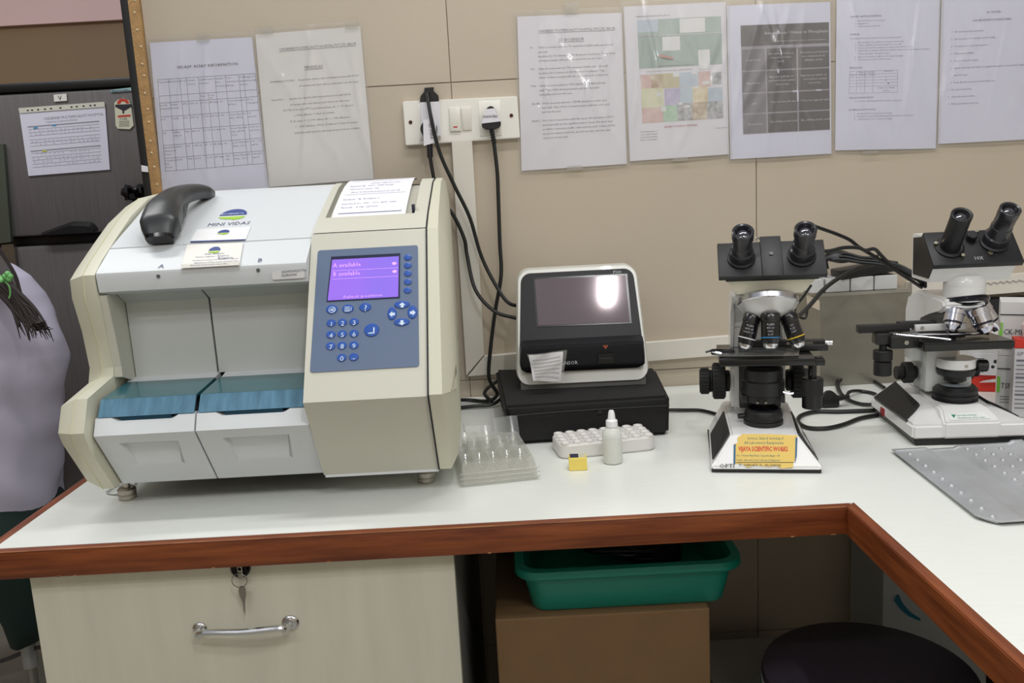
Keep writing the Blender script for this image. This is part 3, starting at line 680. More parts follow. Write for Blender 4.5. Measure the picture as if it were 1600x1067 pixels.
# lower doors with a scooped grip
def door(x0, x1):
    yz = lambda y, z, x: (x, y, z)
    fb, nose, tp = (-.5560, .8375), (-.6205, .9255), (-.6085, .9465)
    d = B()
    xc0, xc1 = x0 + (x1 - x0) * .20, x0 + (x1 - x0) * .80
    def fp(x, t, off=0):                              # t 0 bottom .. 1 nose on the lower face
        y = fb[0] + (nose[0] - fb[0]) * t; z = fb[1] + (nose[1] - fb[1]) * t
        n = nrm(fb, nose) if False else V((0, -.806, -.591))
        return V((x, y, z)) - n * off
    o_ = [fp(x0, 0), fp(x1, 0), fp(x1, 1), fp(x0, 1)]
    i_ = [fp(xc0 + .006, .36), fp(xc1 - .006, .36), fp(xc1, .84), fp(xc0, .84)]
    k_ = [fp(xc0 + .010, .40, .0003), fp(xc1 - .010, .40, .0003), fp(xc1 - .004, .82, .012), fp(xc0 + .004, .82, .012)]
    vo, vi, vk = d._v(o_), d._v(i_), d._v(k_)
    for A, C in ((vo, vi), (vi, vk)):
        for i in range(4):
            j = (i + 1) % 4; d.bm.faces.new((A[i], A[j], C[j], C[i]))
    d.bm.faces.new(vk)
    # upper lip with a notch in its middle
    xn0, xn1 = x0 + (x1 - x0) * .22, x0 + (x1 - x0) * .80
    up = [(x0, 0), (xn0 - .008, 0), (xn0, -.0045), (xn1 - .004, -.0045), (xn1 + .004, 0), (x1, 0)]
    lo = d._v([(x, nose[0], nose[1]) for x, _ in up])
    hi = d._v([(x, tp[0] - .0006 * (q < 0), tp[1] + q) for x, q in up])
    bk = d._v([(x, tp[0] + .014, tp[1] + q) for x, q in up])
    for i in range(5):
        d.bm.faces.new((lo[i], lo[i + 1], hi[i + 1], hi[i])); d.bm.faces.new((hi[i], hi[i + 1], bk[i + 1], bk[i]))
    bt = d._v([(x0, -.535, .8375), (x1, -.535, .8375)])
    d.bm.faces.new((vo[0], vo[1], bt[1], bt[0]))
    # sides
    for s, x in ((0, x0), (-1, x1)):
        d.bm.faces.new(d._v([(x, *fb), (x, *nose), (x, *tp), (x, tp[0] + .014, tp[1]), (x, -.535, .8375)]))
    dr = d.obj('tray_door', vw, va, ang=20, norm=False)
    B().box((xn0 + .004, tp[0] - .0002, tp[1] - .0042), (xn1 - .006, tp[0] + .010, tp[1] + .0003)).obj('door_grip', M('teal_dark', (.08, .25, .33), .25), dr, smooth=False)
door(XL + .003, XSM - .0012); door(XSM + .0012, XM - .001)
# control module
mod = [(-.545, .8365), (-.5655, .8370), (-.6445, .9615), (-.5005, 1.1700), (-.48, 1.178), (-.44, 1.17), (-.06, 1.17), (-.06, .86)]
mo = B().prism([(-.10, .838)] + mod[:4] + [(-.49, 1.168), (-.10, 1.168)], XM, XR).obj('control_module', vb, va, ang=20)
B().box((XM + .002, -.5662, .8335), (XR, -.54, .8372)).obj('module_lip', vw, va, smooth=False)
mp = V((0, -.6445, .9615)); mn = V((0, -(1.17 - .9615), (.6445 - .5005) * 1)).normalized()
mu = V((0, .144, .2085)).normalized()
def MP(px, py, off=0.0): return onp(px, py, mp, mn, off)
def rnd_poly(cs, r, n=4):
    out = []
    for i in range(4):
        a, b_, c = cs[i - 1], cs[i], cs[(i + 1) % 4]
        d1, d2 = (a - b_).normalized(), (c - b_).normalized()
        for k in range(n + 1):
            t = k / n
            out.append(b_ + d1 * r * (1 - t) ** 2 + d2 * r * t ** 2)
    return out
pc = rnd_poly([MP(484.5, 582.5), MP(655, 573), MP(653, 383.5), MP(497, 392)], .004)
pnl = B().loft([[q - mn * .001 for q in pc], [q + mn * .0012 for q in pc]]).obj('control_panel', M('panel_slate', (.365, .43, .54), .4, bump=.05, bscale=900), va, smooth=False)
b = B().loft([[q + mn * .0010 for q in [MP(510.5, 472.5), MP(625, 466.5), MP(625.5, 396.5), MP(518, 402)]], [q + mn * .0018 for q in [MP(510.5, 472.5), MP(625, 466.5), MP(625.5, 396.5), MP(518, 402)]]])
b.obj('screen_bezel', M('bezel_navy', (.10, .12, .25), .3), pnl, smooth=False)
sm = bpy.data.materials.new('screen_glow'); sm.use_nodes = True
nt = sm.node_tree; bs_ = nt.nodes['Principled BSDF']; bs_.inputs['Base Color'].default_value = (.1, .08, .3, 1); bs_.inputs['Roughness'].default_value = .25
tc = nt.nodes.new('ShaderNodeTexCoord'); gr = nt.nodes.new('ShaderNodeTexNoise'); gr.inputs['Scale'].default_value = 9; gr.inputs['Detail'].default_value = 1
rp = nt.nodes.new('ShaderNodeValToRGB'); rp.color_ramp.elements[0].position = .35; rp.color_ramp.elements[1].position = .65
rp.color_ramp.elements[0].color = (.28, .15, .86, 1); rp.color_ramp.elements[1].color = (.42, .14, .92, 1)
nt.links.new(tc.outputs['Object'], gr.inputs[0]); nt.links.new(gr.outputs[0], rp.inputs[0]); nt.links.new(rp.outputs[0], bs_.inputs['Emission Color']); bs_.inputs['Emission Strength'].default_value = .72
scn = B().loft([[q + mn * o_ for q in [MP(512.5, 470.5), MP(622.5, 464.5), MP(623.5, 401.5), MP(519.5, 407)]] for o_ in (.0012, .0022)]).obj('screen', sm, pnl, smooth=False)
smt = M('screen_text', (.7, .55, .9), .5, emit=(.80, .55, .98), es=.9)
b = B()
mf = lambda px, py, off=.0026: frame(MP(px, py, off), MP(620, py - (620 - px) * .055, off) - MP(px, py, off), mu)
b.text('A available', mf(520, 418), .0095, sx=.95); b.text('B available', mf(520, 431.5), .0095, sx=.95)
for y in (423, 436):
    b.quad([MP(519, y, .0026), MP(622, y - 5, .0026), MP(622, y - 4.5, .0026), MP(519, y + .5, .0026)])
b.text('Select position', mf(536, 466), .0060, sx=1.5)
for x, y in ((616, 411.5), (616.5, 424)):
    c_ = MP(x, y, .0026); b.loft([[c_ + (V((1, 0, 0)) * math.cos(a) * 1.3 + mu * math.sin(a)) * r for a in [2 * PI * k / 14 for k in range(14)]] for r in (.0024, .0001)], cap=False)
b.obj('screen_lettering', smt, scn, smooth=False)
btm = M('button_blue', (.16, .33, .66), .3); btr = M('button_rim', (.22, .36, .58), .4)
icn = M('button_white', (.80, .87, .95), .5)
ib = B()
def button(px, py, rx, ry, name='button'):
    c_ = MP(px, py)
    S1 = lambda kx, o_: [c_ + mn * o_ + V((1, 0, 0)) * math.cos(a) * rx * kx + mu * math.sin(a) * ry * kx for a in [2 * PI * k / 24 for k in range(24)]]
    B().loft([S1(1.0, .001), S1(1.0, .0018), S1(.92, .0026), S1(.6, .0029)]).obj(name, btm, pnl)
for x, y in ((637.5, 403), (637.5, 415.5), (637.5, 428), (637.5, 441.2), (637.2, 454.5)): button(x, y, .0054, .0047)
button(519, 484, .0080, .0068); button(544, 483, .0078, .0064); button(571, 480.7, .0082, .0066)
button(628.4, 476.6, .0106, .0058); button(628, 504, .0106, .0058); button(612.8, 490.7, .0062, .0098); button(644.6, 488.4, .0066, .0100)
button(581, 516.5, .0102, .0098)
nums = [('1', 518, 505.5), ('2', 535.4, 504.5), ('3', 553.6, 503.5), ('4', 517.5, 523.5), ('5', 535.2, 522.5), ('6', 553.4, 521.5), ('7', 517, 541.5), ('8', 534.8, 540.5), ('9', 553.2, 539.8), ('0', 534.3, 559.5), ('-', 553, 558.5)]
for s, x, y in nums:
    button(x, y, .0064, .0056)
    ib.text(s, mf(x - .3, y + 4.2, .0031), .0098, 'CENTER', 2)
ib.text('?', mf(571, 486, .0031), .0135, 'CENTER', 2)
def ring(c_, r0, r1, n=18, ky=1):
    A = [[c_ + (V((1, 0, 0)) * math.cos(2 * PI * k / n) + mu * math.sin(2 * PI * k / n) * ky) * r for k in range(n)] for r in (r0, r1)]
    ib.loft(A, cap=False)
ring(MP(519, 484, .0031), .0040, .0048)
c_ = MP(519, 484, .0031); X_ = V((1, 0, 0))
for a0, a1 in (((-.0030, 0), (.0034, .0030)), ((-.0030, 0), (.0034, -.0028)), ((-.003, .0), (.0042, .0))):
    p0, p1 = c_ + X_ * a0[0] + mu * a0[1], c_ + X_ * a1[0] + mu * a1[1]; w = (p1 - p0).cross(mn).normalized() * .0005
    ib.quad([p0 - w, p1 - w, p1 + w, p0 + w])
c_ = MP(542.5, 483, .0031)
for dy, w_ in ((.0028, .0036), (.0006, .0036), (-.0016, .0036), (-.0034, .0036)):
    ib.quad([c_ + X_ * -w_ + mu * dy, c_ + X_ * w_ + mu * dy, c_ + X_ * w_ + mu * (dy + .0009), c_ + X_ * -w_ + mu * (dy + .0009)])
ib.quad([c_ + X_ * .0048 - mu * .003, c_ + X_ * .0056 - mu * .003, c_ + X_ * .0056 + mu * .003, c_ + X_ * .0048 + mu * .003])
for (x, y, ax, ay) in ((628.4, 476.6, 0, 1), (628, 504, 0, -1), (612.8, 490.7, -1, 0), (644.6, 488.4, 1, 0)):
    c_ = MP(x, y, .0031); A_ = X_ * ax + mu * ay; C_ = X_ * ay - mu * ax
    ib.quad([c_ + A_ * .0042, c_ + C_ * .0046, c_ + C_ * .002, c_ + C_ * .002 - A_ * .0036, c_ - C_ * .002 - A_ * .0036, c_ - C_ * .002, c_ - C_ * .0046])
c_ = MP(581, 516.5, .0031)
ib.quad([c_ + X_ * .0018 - mu * .0030, c_ + X_ * .0036 - mu * .0042, c_ + X_ * .0036 + mu * .0048, c_ + X_ * .0018 + mu * .0048])
ib.quad([c_ - X_ * .0050 - mu * .0042, c_ + X_ * .0036 - mu * .0042, c_ + X_ * .0036 - mu * .0024, c_ - X_ * .0046 - mu * .0028])
ib.obj('keypad_lettering', icn, pnl, smooth=False)
# printer housing on top of the module
ph = [(-.4985, 1.171), (-.4900, 1.1775), (-.4560, 1.1905), (-.3300, 1.2330), (-.2900, 1.2400), (-.06, 1.2370), (-.06, 1.171)]
xa, xb = XM + .002, XR - .0005
PX0, PX1 = -.2615, -.1315
low = [(-.4985, 1.171), (-.4900, 1.1775), (-.4560, 1.1905), (-.4550, 1.1835), (-.42, 1.1900), (-.36, 1.210), (-.3200, 1.2235), (-.2800, 1.2300), (-.06, 1.2280), (-.06, 1.171)]
B().prism(low, PX0, PX1).obj('printer_bay', vb, va, ang=30)
for x0, x1 in ((xa, PX0), (PX1, xb)): B().prism(ph, x0, x1).obj('printer_cheek', vb, va, ang=30)
B().box((PX1 - .0045, -.448, 1.187), (PX1 - .0005, -.434, 1.203), .0004).obj('printer_latch', M('latch_navy', (.10, .12, .22), .4), va)
prc = [(-.4525, 1.1880), (-.43, 1.1975), (-.40, 1.2080), (-.36, 1.2215), (-.32, 1.2330), (-.28, 1.2405), (-.255, 1.2420), (-.235, 1.2390)]
def prs(t):
    f_ = t * (len(prc) - 1); i = min(int(f_), len(prc) - 2); k = f_ - i
    return (prc[i][0] * (1 - k) + prc[i + 1][0] * k, prc[i][1] * (1 - k) + prc[i + 1][1] * k)
RX0, RX1 = -.2540, -.1455
tk = tag(B().grid(lambda u, v: V((RX0 + (RX1 - RX0) * u, prs(v)[0], prs(v)[1] + .0008)), 4, 21).obj('printout', M('thermal_paper', (.92, .92, .95), .6)), 'curled white paper printout coming out of the analyser printer slot', 'printout')
b = B()
def prf(x0, t0): return lambda x, y: V((x0 + x, prs(t0 + y / .235)[0], prs(t0 + y / .235)[1] + .0014))
for t_, x0, s, sz in [(.62, .036, 'VIDAS SEROLOGY', .006), (.555, .006, 'Patient ID  210 / TSH assay', .0062), (.50, .007, 'Operator name  lab', .0058), (.44, .012, 'Mon 12 Result printed at run 04', .0058),
                      (.33, .004, 'Section : A  Position 1', .0062), (.26, .004, 'Standard lot  240 - 310  RFV 1280', .0060), (.19, .006, 'Result : 3.08  uIU/ml', .0066)]:
    b.text(s, prf(RX0 + .004 + x0, t_), sz)
for t_, h_ in ((.70, .003), (.41, .0025), (.08, .009)):
    for k in range(4): b.quad([prf(RX0 + .008 + k * .0235, t_)(0, 0), prf(RX0 + .008 + k * .0235, t_)(.0235, 0), prf(RX0 + .008 + k * .0235, t_)(.0235, h_ * .23), prf(RX0 + .008 + k * .0235, t_)(0, h_ * .23)])
b.obj('printed_lines', inkb, tk, smooth=False)
# end cheeks
capL = [(-.150, 1.2345), (-.246, 1.2390), (-.325, 1.2330), (-.400, 1.2085), (-.455, 1.1825), (-.500, 1.1530), (-.548, 1.1330), (-.5515, 1.1000), (-.5225, 1.0870), (-.5215, 1.000), (-.530, .9900), (-.6120, .9760), (-.6350, .9350), (-.6270, .9150), (-.5720, .8370), (-.12, .8370), (-.055, .86), (-.055, 1.20)]
capL = [(-.150, 1.2345), (-.246, 1.2390), (-.325, 1.2330), (-.400, 1.2085), (-.460, 1.1800), (-.520, 1.1500), (-.5470, 1.1330), (-.5500, 1.1000), (-.5350, 1.0500), (-.5280, 1.000), (-.5330, .9880), (-.6150, .9760), (-.6380, .9350), (-.6300, .9120), (-.5740, .8370), (-.12, .8370), (-.055, .86), (-.055, 1.20)]
def shrink(P, d, cy=-.3, cz=1.03):
    out = []
    n = len(P)
    for i in range(n):
        a, b_, c = V((*P[i - 1], 0)), V((*P[i], 0)), V((*P[(i + 1) % n], 0))
        d1, d2 = (b_ - a).normalized(), (c - b_).normalized()
        nn = V((-(d1.y + d2.y), d1.x + d2.x, 0))
        nn = nn.normalized()
        if nn.dot(V((cy, cz, 0)) - b_) < 0 and False: nn = -nn
        out.append((b_.x + nn.x * d, b_.y + nn.y * d))
    return out
L = lambda P, x: [(x, y, z) for y, z in P]
cp = B().loft([L(capL, XL - .0005), L(capL, XL - .017), L(shrink(capL, .012), XL - .040), L(shrink(capL, .030), XL - .047)]).obj('end_cheek', vc, va, ang=30)
edge = [(y - .0006, z) for y, z in capL]
ymid = XL - .017
B().tube([V((ymid, y, z)) for y, z in capL[2:15]], .0009, 5, smooth=False).obj('cheek_seam', seam, va)
capR = [(-.150, 1.2345), (-.27, 1.2400), (-.330, 1.2335), (-.460, 1.1900), (-.503, 1.1700), (-.6480, .9640), (-.6440, .9560), (-.5700, .8380), (-.12, .8370), (-.055, .86), (-.055, 1.20)]
LR = lambda P, x, k: [(x - k * max(0, y + .60), y, z) for y, z in P]
B().loft([L(capR, XR + .0015), LR(capR, XR + .019, .020), LR(shrink(capR, .020), XR + .030, .040), LR(shrink(capR, .05), XR + .036, .049)]).obj('end_cheek', vc, va, ang=25)
B().prism(shrink(capR, -.0006), XR - .0002, XR + .002).obj('cheek_gap', vdk, va, smooth=False)
# feet
for x, y in ((-.577, -.512), (-.137, -.508), (-.577, -.12), (-.137, -.12)):
    B().lathe((x, y, .80), (0, 0, 1), [(.011, 0), (.0128, .001), (.0128, .007), (.0118, .0075), (.0118, .0082), (.0132, .009), (.0132, .015), (.011, .0175), (.0055, .018), (.0055, .040)], 24).obj('foot', dsteel, va)
# prints and stickers on the lid
ex = V((1, 0, 0))
def upv(n): return V((0, -n.y * 0 + n.z, -n.y)).normalized() if False else V((0, n.z, -n.y)).normalized()
tu, bu = upv(ntop), upv(nband)
def logo(px, py, s, p0, n, par, blue=M('logo_blue', (.20, .28, .55), .5), lime=M('logo_lime', (.62, .80, .20), .5), name='logo', off=.0006, stripe=True):
    c_ = onp(px, py, p0, n, off); u_ = upv(n)
    pts = [c_ + ex * math.cos(a) * s + u_ * (math.sin(a) * s * 1.15) for a in [PI * k / 18 for k in range(19)]]
    B().quad(pts).obj(name, blue, par, smooth=False)
    pts = [c_ - u_ * s * .28 + ex * math.cos(a) * s * .98 + u_ * (math.sin(a) * s * (.62 if math.cos(a) > 0 else .45)) for a in [PI + PI * k / 18 for k in range(19)]]
    B().quad(pts).obj('logo_stripe', lime, par, smooth=False)
    return c_, u_
c_, u_ = logo(364, 336, .0205, ptop, ntop, lid)
B().text('BIOMERIEUX', frame(c_ - ex * .0185 + u_ * .0022 + ntop * .0004, ex, u_), .0075, sx=.80).obj('logo_lettering', icn, lid, smooth=False)
B().text('MINI VIDAS', frame(onp(323, 353.5, ptop, ntop, .0006), onp(388, 350, ptop, ntop) - onp(323, 353.5, ptop, ntop), tu), .0160, sx=.78).obj('lid_lettering', M('ink_lid', (.35, .38, .48), .6), lid, smooth=False)
crd = tag(B().loft([[onp(x, y, ptop, ntop, o_) for x, y in ((297, 377), (384, 374), (392, 354), (308, 358))] for o_ in (.0004, .0012)]).obj('business_card', M('card_white', (.91, .91, .92), .5), smooth=False), 'white card with blue underline, upper of two taped on the analyser lid', 'card')
logo(349, 363, .0085, ptop, ntop, crd, off=.0018)
B().quad([onp(x, y, ptop, ntop, .0017) for x, y in ((297, 378.5), (383, 375), (384, 373.5), (298, 376.5))]).obj('blue_line', inkb, crd, smooth=False)
cr2 = tag(B().loft([[onp(x, y, pband, nband, o_) for x, y in ((283, 419), (374, 414), (380, 379), (292, 382))] for o_ in (.0016, .0024)]).obj('business_card', M('card_cream', (.90, .89, .87), .5), smooth=False), 'cream card with printed lines, lower of two, taped to the front band of the analyser', 'card')
logo(335, 391, .0082, pband, nband, cr2, off=.003)
b = B()
for x, y, s, sz, k in ((319, 398, 'Vidas Analyser', .0052, .9), (305, 402.5, 'Service engineer - Bangalore', .0045, .9), (340, 404.5, 'Bengaluru', .0065, .8), (300, 408, 'Contact for service and installation support', .0040, .9), (303, 411.5, 'Application toll free at the customer care', .0040, .9), (297, 415.5, 'Email info at the service desk office', .0040, .9)):
    b.text(s, frame(onp(x, y, pband, nband, .0028), (1, 0, 0), bu), sz, sx=k)
b.obj('lettering', inkb, cr2, smooth=False)
tp_ = B().grid(lambda u, v: onp(283 + 92 * u, 413 + 14 * v - 5 * u, (0, -.549, 1.13), (0, -1, 0), .0006), 6, 2).obj('tape', clear, cr2)
b = B(); b.text('A', frame(onp(246, 418.5, pband, nband, .0008), ex, bu), .0125); b.text('B', frame(onp(401.5, 409, pband, nband, .0008), ex, bu), .0125); b.obj('band_lettering', M('ink_band', (.33, .36, .50), .6), bd, smooth=False)
for x, y in ((247.5, 431.5), (403.5, 422)):
    q = atw(x, y, -.5475); B().cyl(q, q + V((0, -.001, 0)), .0025, n=12).obj('indicator_lamp', M('led_off', (.35, .38, .38), .2), bd)
st_ = [atw(x, y, -.5478) for x, y in ((425, 424), (476, 420), (476.5, 434), (425.5, 437))]
stk = B().loft([[q for q in rnd_poly(st_, .003)], [q + V((0, -.0006, 0)) for q in rnd_poly(st_, .003)]]).obj('serial_sticker', M('sticker_white', (.88, .88, .89), .4), bd, smooth=False)
b = B(); b.text('IVDM7000291706', frame(atw(441, 427.5, -.5488), (1, 0, .045), (0, 0, 1)), .0052, sx=.9); b.text('IVDM090764', frame(atw(441, 433, -.5488), (1, 0, .045), (0, 0, 1)), .0048, sx=.8); b.box((atw(429, 433, -.549).x, -.5488, atw(429, 433, -.5488).z), (atw(436, 433, -.549).x, -.5485, atw(429, 425, -.5488).z)); b.obj('lettering', inkd, stk, smooth=False) if False else None
bb = B(); bb.text('IVDM7000291706', frame(atw(440, 427.5, -.5488), (1, 0, .045), (0, 0, 1)), .0052, sx=.9); bb.text('IVDM090764', frame(atw(440, 433, -.5488), (1, 0, .045), (0, 0, 1)), .0048, sx=.8); bb.obj('sticker_lettering', inkd, stk, smooth=False)
tag(B().tube([V((-.607, -.40, .803)), V((-.59, -.47, .8065)), V((-.598, -.495, .802)), V((-.62, -.485, .802)), V((-.605, -.465, .806)), V((-.585, -.48, .8035))], .0022, 6, flat=.4).obj('plastic_scrap', M('scrap', (.80, .82, .82), .3)), 'small curl of clear plastic on the counter beside the left analyser foot', 'scrap')

# barcode scanner
sc_ = thing('barcode_scanner', 'dark grey handheld barcode scanner lying on the analyser lid', 'scanner', (-.43, -.42, 1.21))
scm = M('scanner_grey', (.165, .175, .185), .33, bump=.08, bscale=900)
def S(px, py, y): return atw(px, py, y)
def hand(pts, rs, name, mat, n=16):
    secs = []
    P_ = spline(pts, 6); m = len(P_)
    up = V((0, 0, 1))
    for i, q in enumerate(P_):
        d = (P_[min(i + 1, m - 1)] - P_[max(i - 1, 0)]).normalized()
        w = d.cross(up).normalized(); u_ = w.cross(d)
        f_ = i / (m - 1) * (len(rs) - 1); j = min(int(f_), len(rs) - 2); k = f_ - j
        a = rs[j][0] * (1 - k) + rs[j + 1][0] * k; h = rs[j][1] * (1 - k) + rs[j + 1][1] * k
        secs.append([q + w * (a * (abs(math.cos(t)) ** .62) * (1 if math.cos(t) > 0 else -1)) + u_ * (h * (abs(math.sin(t)) ** .62) * (1 if math.sin(t) > 0 else -1)) for t in [2 * PI * z / n for z in range(n)]])
    return B().loft(secs).obj(name, mat, sc_, ang=50)
hand([S(250, 372, -.500), S(251, 353, -.483), S(257, 332, -.455), S(268, 316, -.425), S(283, 305, -.395), S(303, 300, -.360), S(320, 301, -.335), S(331, 303, -.318)],
     [(.020, .010), (.0275, .0195), (.0255, .020), (.020, .0175), (.0165, .0145), (.0150, .0125), (.0125, .0105), (.0065, .006)], 'scanner_body', scm)
hand([S(250, 376, -.503), S(250.5, 371, -.500)], [(.019, .0115), (.021, .013)], 'scan_window', M('scan_window', (.03, .03, .04), .1))
hand([S(281, 345, -.455), S(283, 331, -.435), S(291, 318, -.41)], [(.004, .005), (.0065, .010), (.003, .004)], 'trigger', M('trigger', (.12, .125, .135), .4))

# ================================================================== BLACK CASE AND TOUCHSCREEN ANALYSER
fab = M('case_fabric', (.105, .10, .105), .85, noise=.3, nscale=260, bump=.5, bscale=700)
ck = thing('black_case', 'black fabric-covered case the small touchscreen analyser stands on', 'case', (.12, -.22, .80))
cx = [(-.002, -.352), (.252, -.342), (.262, -.12), (-.028, -.10)]
ctop = [(-.020, -.356), (.254, -.345), (.268, -.125), (-.036, -.06)]
b = B().loft([[(x, y, .8005) for x, y in cx], [(x, y, .868) for x, y in ctop]])
bmesh.ops.bevel(b.bm, geom=list(b.bm.edges), offset=.006, segments=3, affect='EDGES'); b.obj('case_body', fab, ck)
b = B(); b.tube([(-.0195, -.3570, .851), (.06, -.3545, .853), (.15, -.350, .853), (.253, -.3465, .852)], .0012, 6); b.obj('lid_seam', M('seam_black', (.16, .16, .17), .8), ck)
tg = atw(936, 643, -.351)
B().quad([tg + V((-.005, -.0008, -.003)), tg + V((.006, -.0008, -.003)), tg + V((.002, -.0008, .005))], .001, (0, -1, 0)).obj('pull_tab', black, ck, smooth=False)
ZB = .8685
TF = Matrix.Translation((.1215, -.20, ZB)) @ Matrix.Rotation(math.radians(-1.5), 4, 'Z')
fa = thing('touchscreen_analyser', 'small black and white touchscreen analyser marked F200 on the black case', 'analyser', (.1215, -.20, ZB))
fwh = M('analyser_shell', (.86, .86, .84), .3, coat=.2)
fbk = M('analyser_face', (.06, .065, .085), .38, spec=.3)
# front face leans back: bottom y=-.055, top y=+.055 (local), bottom z .012, top .205
def sec(hw0, hw1, r, off=0, zb=.010, zt=.2015, yb=-.058, yt=.020, yk=None):
    pts = []
    for (sx, top, a0) in ((1, 1, 0), (-1, 1, 90), (-1, 0, 180), (1, 0, 270)):
        for k in range(6):
            a = math.radians(a0 + 90 * k / 5)
            hz = zt if top else zb
            lz = hz + (-r if top else r) + math.sin(a) * r
            t = (lz - zb) / (zt - zb)
            hw = hw0 * (1 - t) + hw1 * t
            lx = sx * (hw - r) + math.cos(a) * r
            ly = (yb * (1 - t) + yt * t) if yk is None else yk(lz)
            pts.append((lx, ly + off, lz))
    return pts
HB, HT = .1165, .107
B(TF).loft([sec(HB - .003, HT - .003, .020), sec(HB, HT, .022, .006), sec(HB + .001, HT + .001, .022, .045), sec(HB - .004, HT - .006, .022, .110, zt=.190, yt=.0), sec(HB - .016, HT - .02, .02, .125, zt=.17, yt=.0)]).obj('shell', fwh, fa)
B(TF).loft([sec(HB - .0075, HT - .0075, .016, -.0015, zb=.0305, zt=.196, yb=-.0535, yt=.0185), sec(HB - .0065, HT - .0065, .017, .002, zb=.0295, zt=.197, yb=-.0535, yt=.0185)]).obj('front_panel', fbk, fa)
B(TF).loft([[(x, y, z) for x, y in ((-.109, -.053), (.109, -.053), (.109, .06), (-.109, .06))] for z in (.000, .0135)]).obj('base', M('base_grey', (.42, .42, .42), .5), fa, smooth=False)
pt0 = TF @ V((0, -.0535 - .0015, .0305)); fu = (TF.to_3x3() @ V((0, .072, .1655))).normalized(); fr_ = (TF.to_3x3() @ V((1, 0, 0))); fn = fr_.cross(fu).normalized()
def FP(px, py, off=0): return onp(px, py, pt0, fn, off)
frame_px = [(829, 514), (993, 510), (983, 424), (827, 432)]
sc4 = [(841, 508.5), (984, 503), (977, 430), (835.5, 436.5)]
b = B().loft([[FP(*q, .0004) for q in [(838, 511), (987, 505), (980, 427.5), (832.5, 434)]], [FP(*q, .0012) for q in [(838, 511), (987, 505), (980, 427.5), (832.5, 434)]]]); b.obj('bezel', M('bezel_black', (.05, .05, .055), .2), fa, smooth=False)
B().loft([[FP(*q, .001) for q in sc4], [FP(*q, .0018) for q in sc4]]).obj('screen', M('screen_off', (.45, .40, .42), .05, .35, spec=.8, coat=.0), fa, smooth=False)
# lower lip that bulges forward, under the screen
b = B(TF).loft([[(x, y, z) for y, z in ((-.050, .034), (-.0660, .036), (-.0700, .050), (-.0650, .078), (-.0420, .0865), (-.030, .08))] for x in (-.1065, .1065)]); bmesh.ops.bevel(b.bm, geom=list(b.bm.edges), offset=.0025, segments=2, affect='EDGES'); b.obj('front_lip', fbk, fa)
yl = (TF @ V((0, -.0722, .05))).y - .0008
b = B().text('F200', frame(FP(958, 427.5, .0006), fr_, fu), .0075); b.obj('model_lettering', M('print_silver', (.75, .76, .78), .4), fa, smooth=False)
q = atw(861, 571.0, yl - .0012); B().text('BIOSENSOR', frame(q, fr_ + V((0, 0, .002)), (0, 0, 1)), .0092, sx=.95).obj('brand_lettering', M('print_silver', (.75, .76, .78), .4), fa, smooth=False)
cs = [atw(x, y, yl) for x, y in ((935, 568), (959, 567), (958, 552), (934, 553))]
B().loft([[c + V((0, .004, 0)) for c in cs], [c + V((0, -.0008, 0)) for c in cs]]).obj('card_slot', M('slot_black', (.02, .02, .02), .3), fa, smooth=False)
cs = [atw(x, y, yl) for x, y in ((937, 561), (956, 560), (956, 558), (937, 559))]
B().loft([[c + V((0, -.0006, 0)) for c in cs], [c + V((0, -.0018, 0)) for c in cs]]).obj('slot_flap', M('slot_grey', (.16, .16, .17), .3), fa, smooth=False)
ic = [atw(x, y, yl - .0006) for x, y in ((942, 540), (950, 539.6), (946.3, 545))]
ii = [sum(ic, V()) / 3 * .45 + p_ * .55 for p_ in ic]
b = B()
for i in range(3):
    j = (i + 1) % 3; b.quad([ic[i], ic[j], ii[j], ii[i]])
b.obj('arrow_mark', M('mark_orange', (.85, .42, .25), .5), fa, smooth=False)
# crumpled sachet stuck on the corner
sx = thing('plastic_sachet', 'crumpled clear sachet with striped white paper hanging on the small analyser corner', 'sachet', atw(856, 575, -.29))
def sachet(cr, off, amp):
    cc_ = [atw(x, y, -.285) for x, y in cr]
    rn = random.Random(4)
    return lambda u, v: bil(cc_, u, v, off + amp * math.sin(5 * u + 2 * v) * math.cos(4 * v) + .006 * v * (1 - u) + amp * .6 * math.sin(9 * v + 6 * u))
b = B().grid(sachet([(826, 554), (880, 549), (876, 595), (833, 593)], .004, .0025), 14, 10); b.obj('paper_slip', paperm, sx)
b = B().grid(sachet([(823, 552), (886, 546), (878, 597), (838, 592)], .0075, .0028), 14, 10); b.obj('plastic_film', clear, sx)
f_ = sachet([(826, 554), (880, 549), (876, 595), (833, 593)], .0048, .0025)
b = B()
for v in (.16, .30, .44, .58, .72, .86):
    b.grid(lambda a, d, v=v: f_(.08 + a * .84, v + .045 * math.sin(a * 3 + v * 4) + d * .028), 12, 1)
b.obj('printed_stripe', M('stripe_grey', (.62, .62, .66), .7), sx)
o = tag(B().tube([V((.25, -.20, .806)), V((.30, -.205, .8045)), V((.34, -.22, .8042)), V((.38, -.30, .8042)), V((.392, -.345, .806))], .0032, 8).obj('mains_lead', cordm), 'black cord crossing the counter from the black case to the left microscope', 'cord')

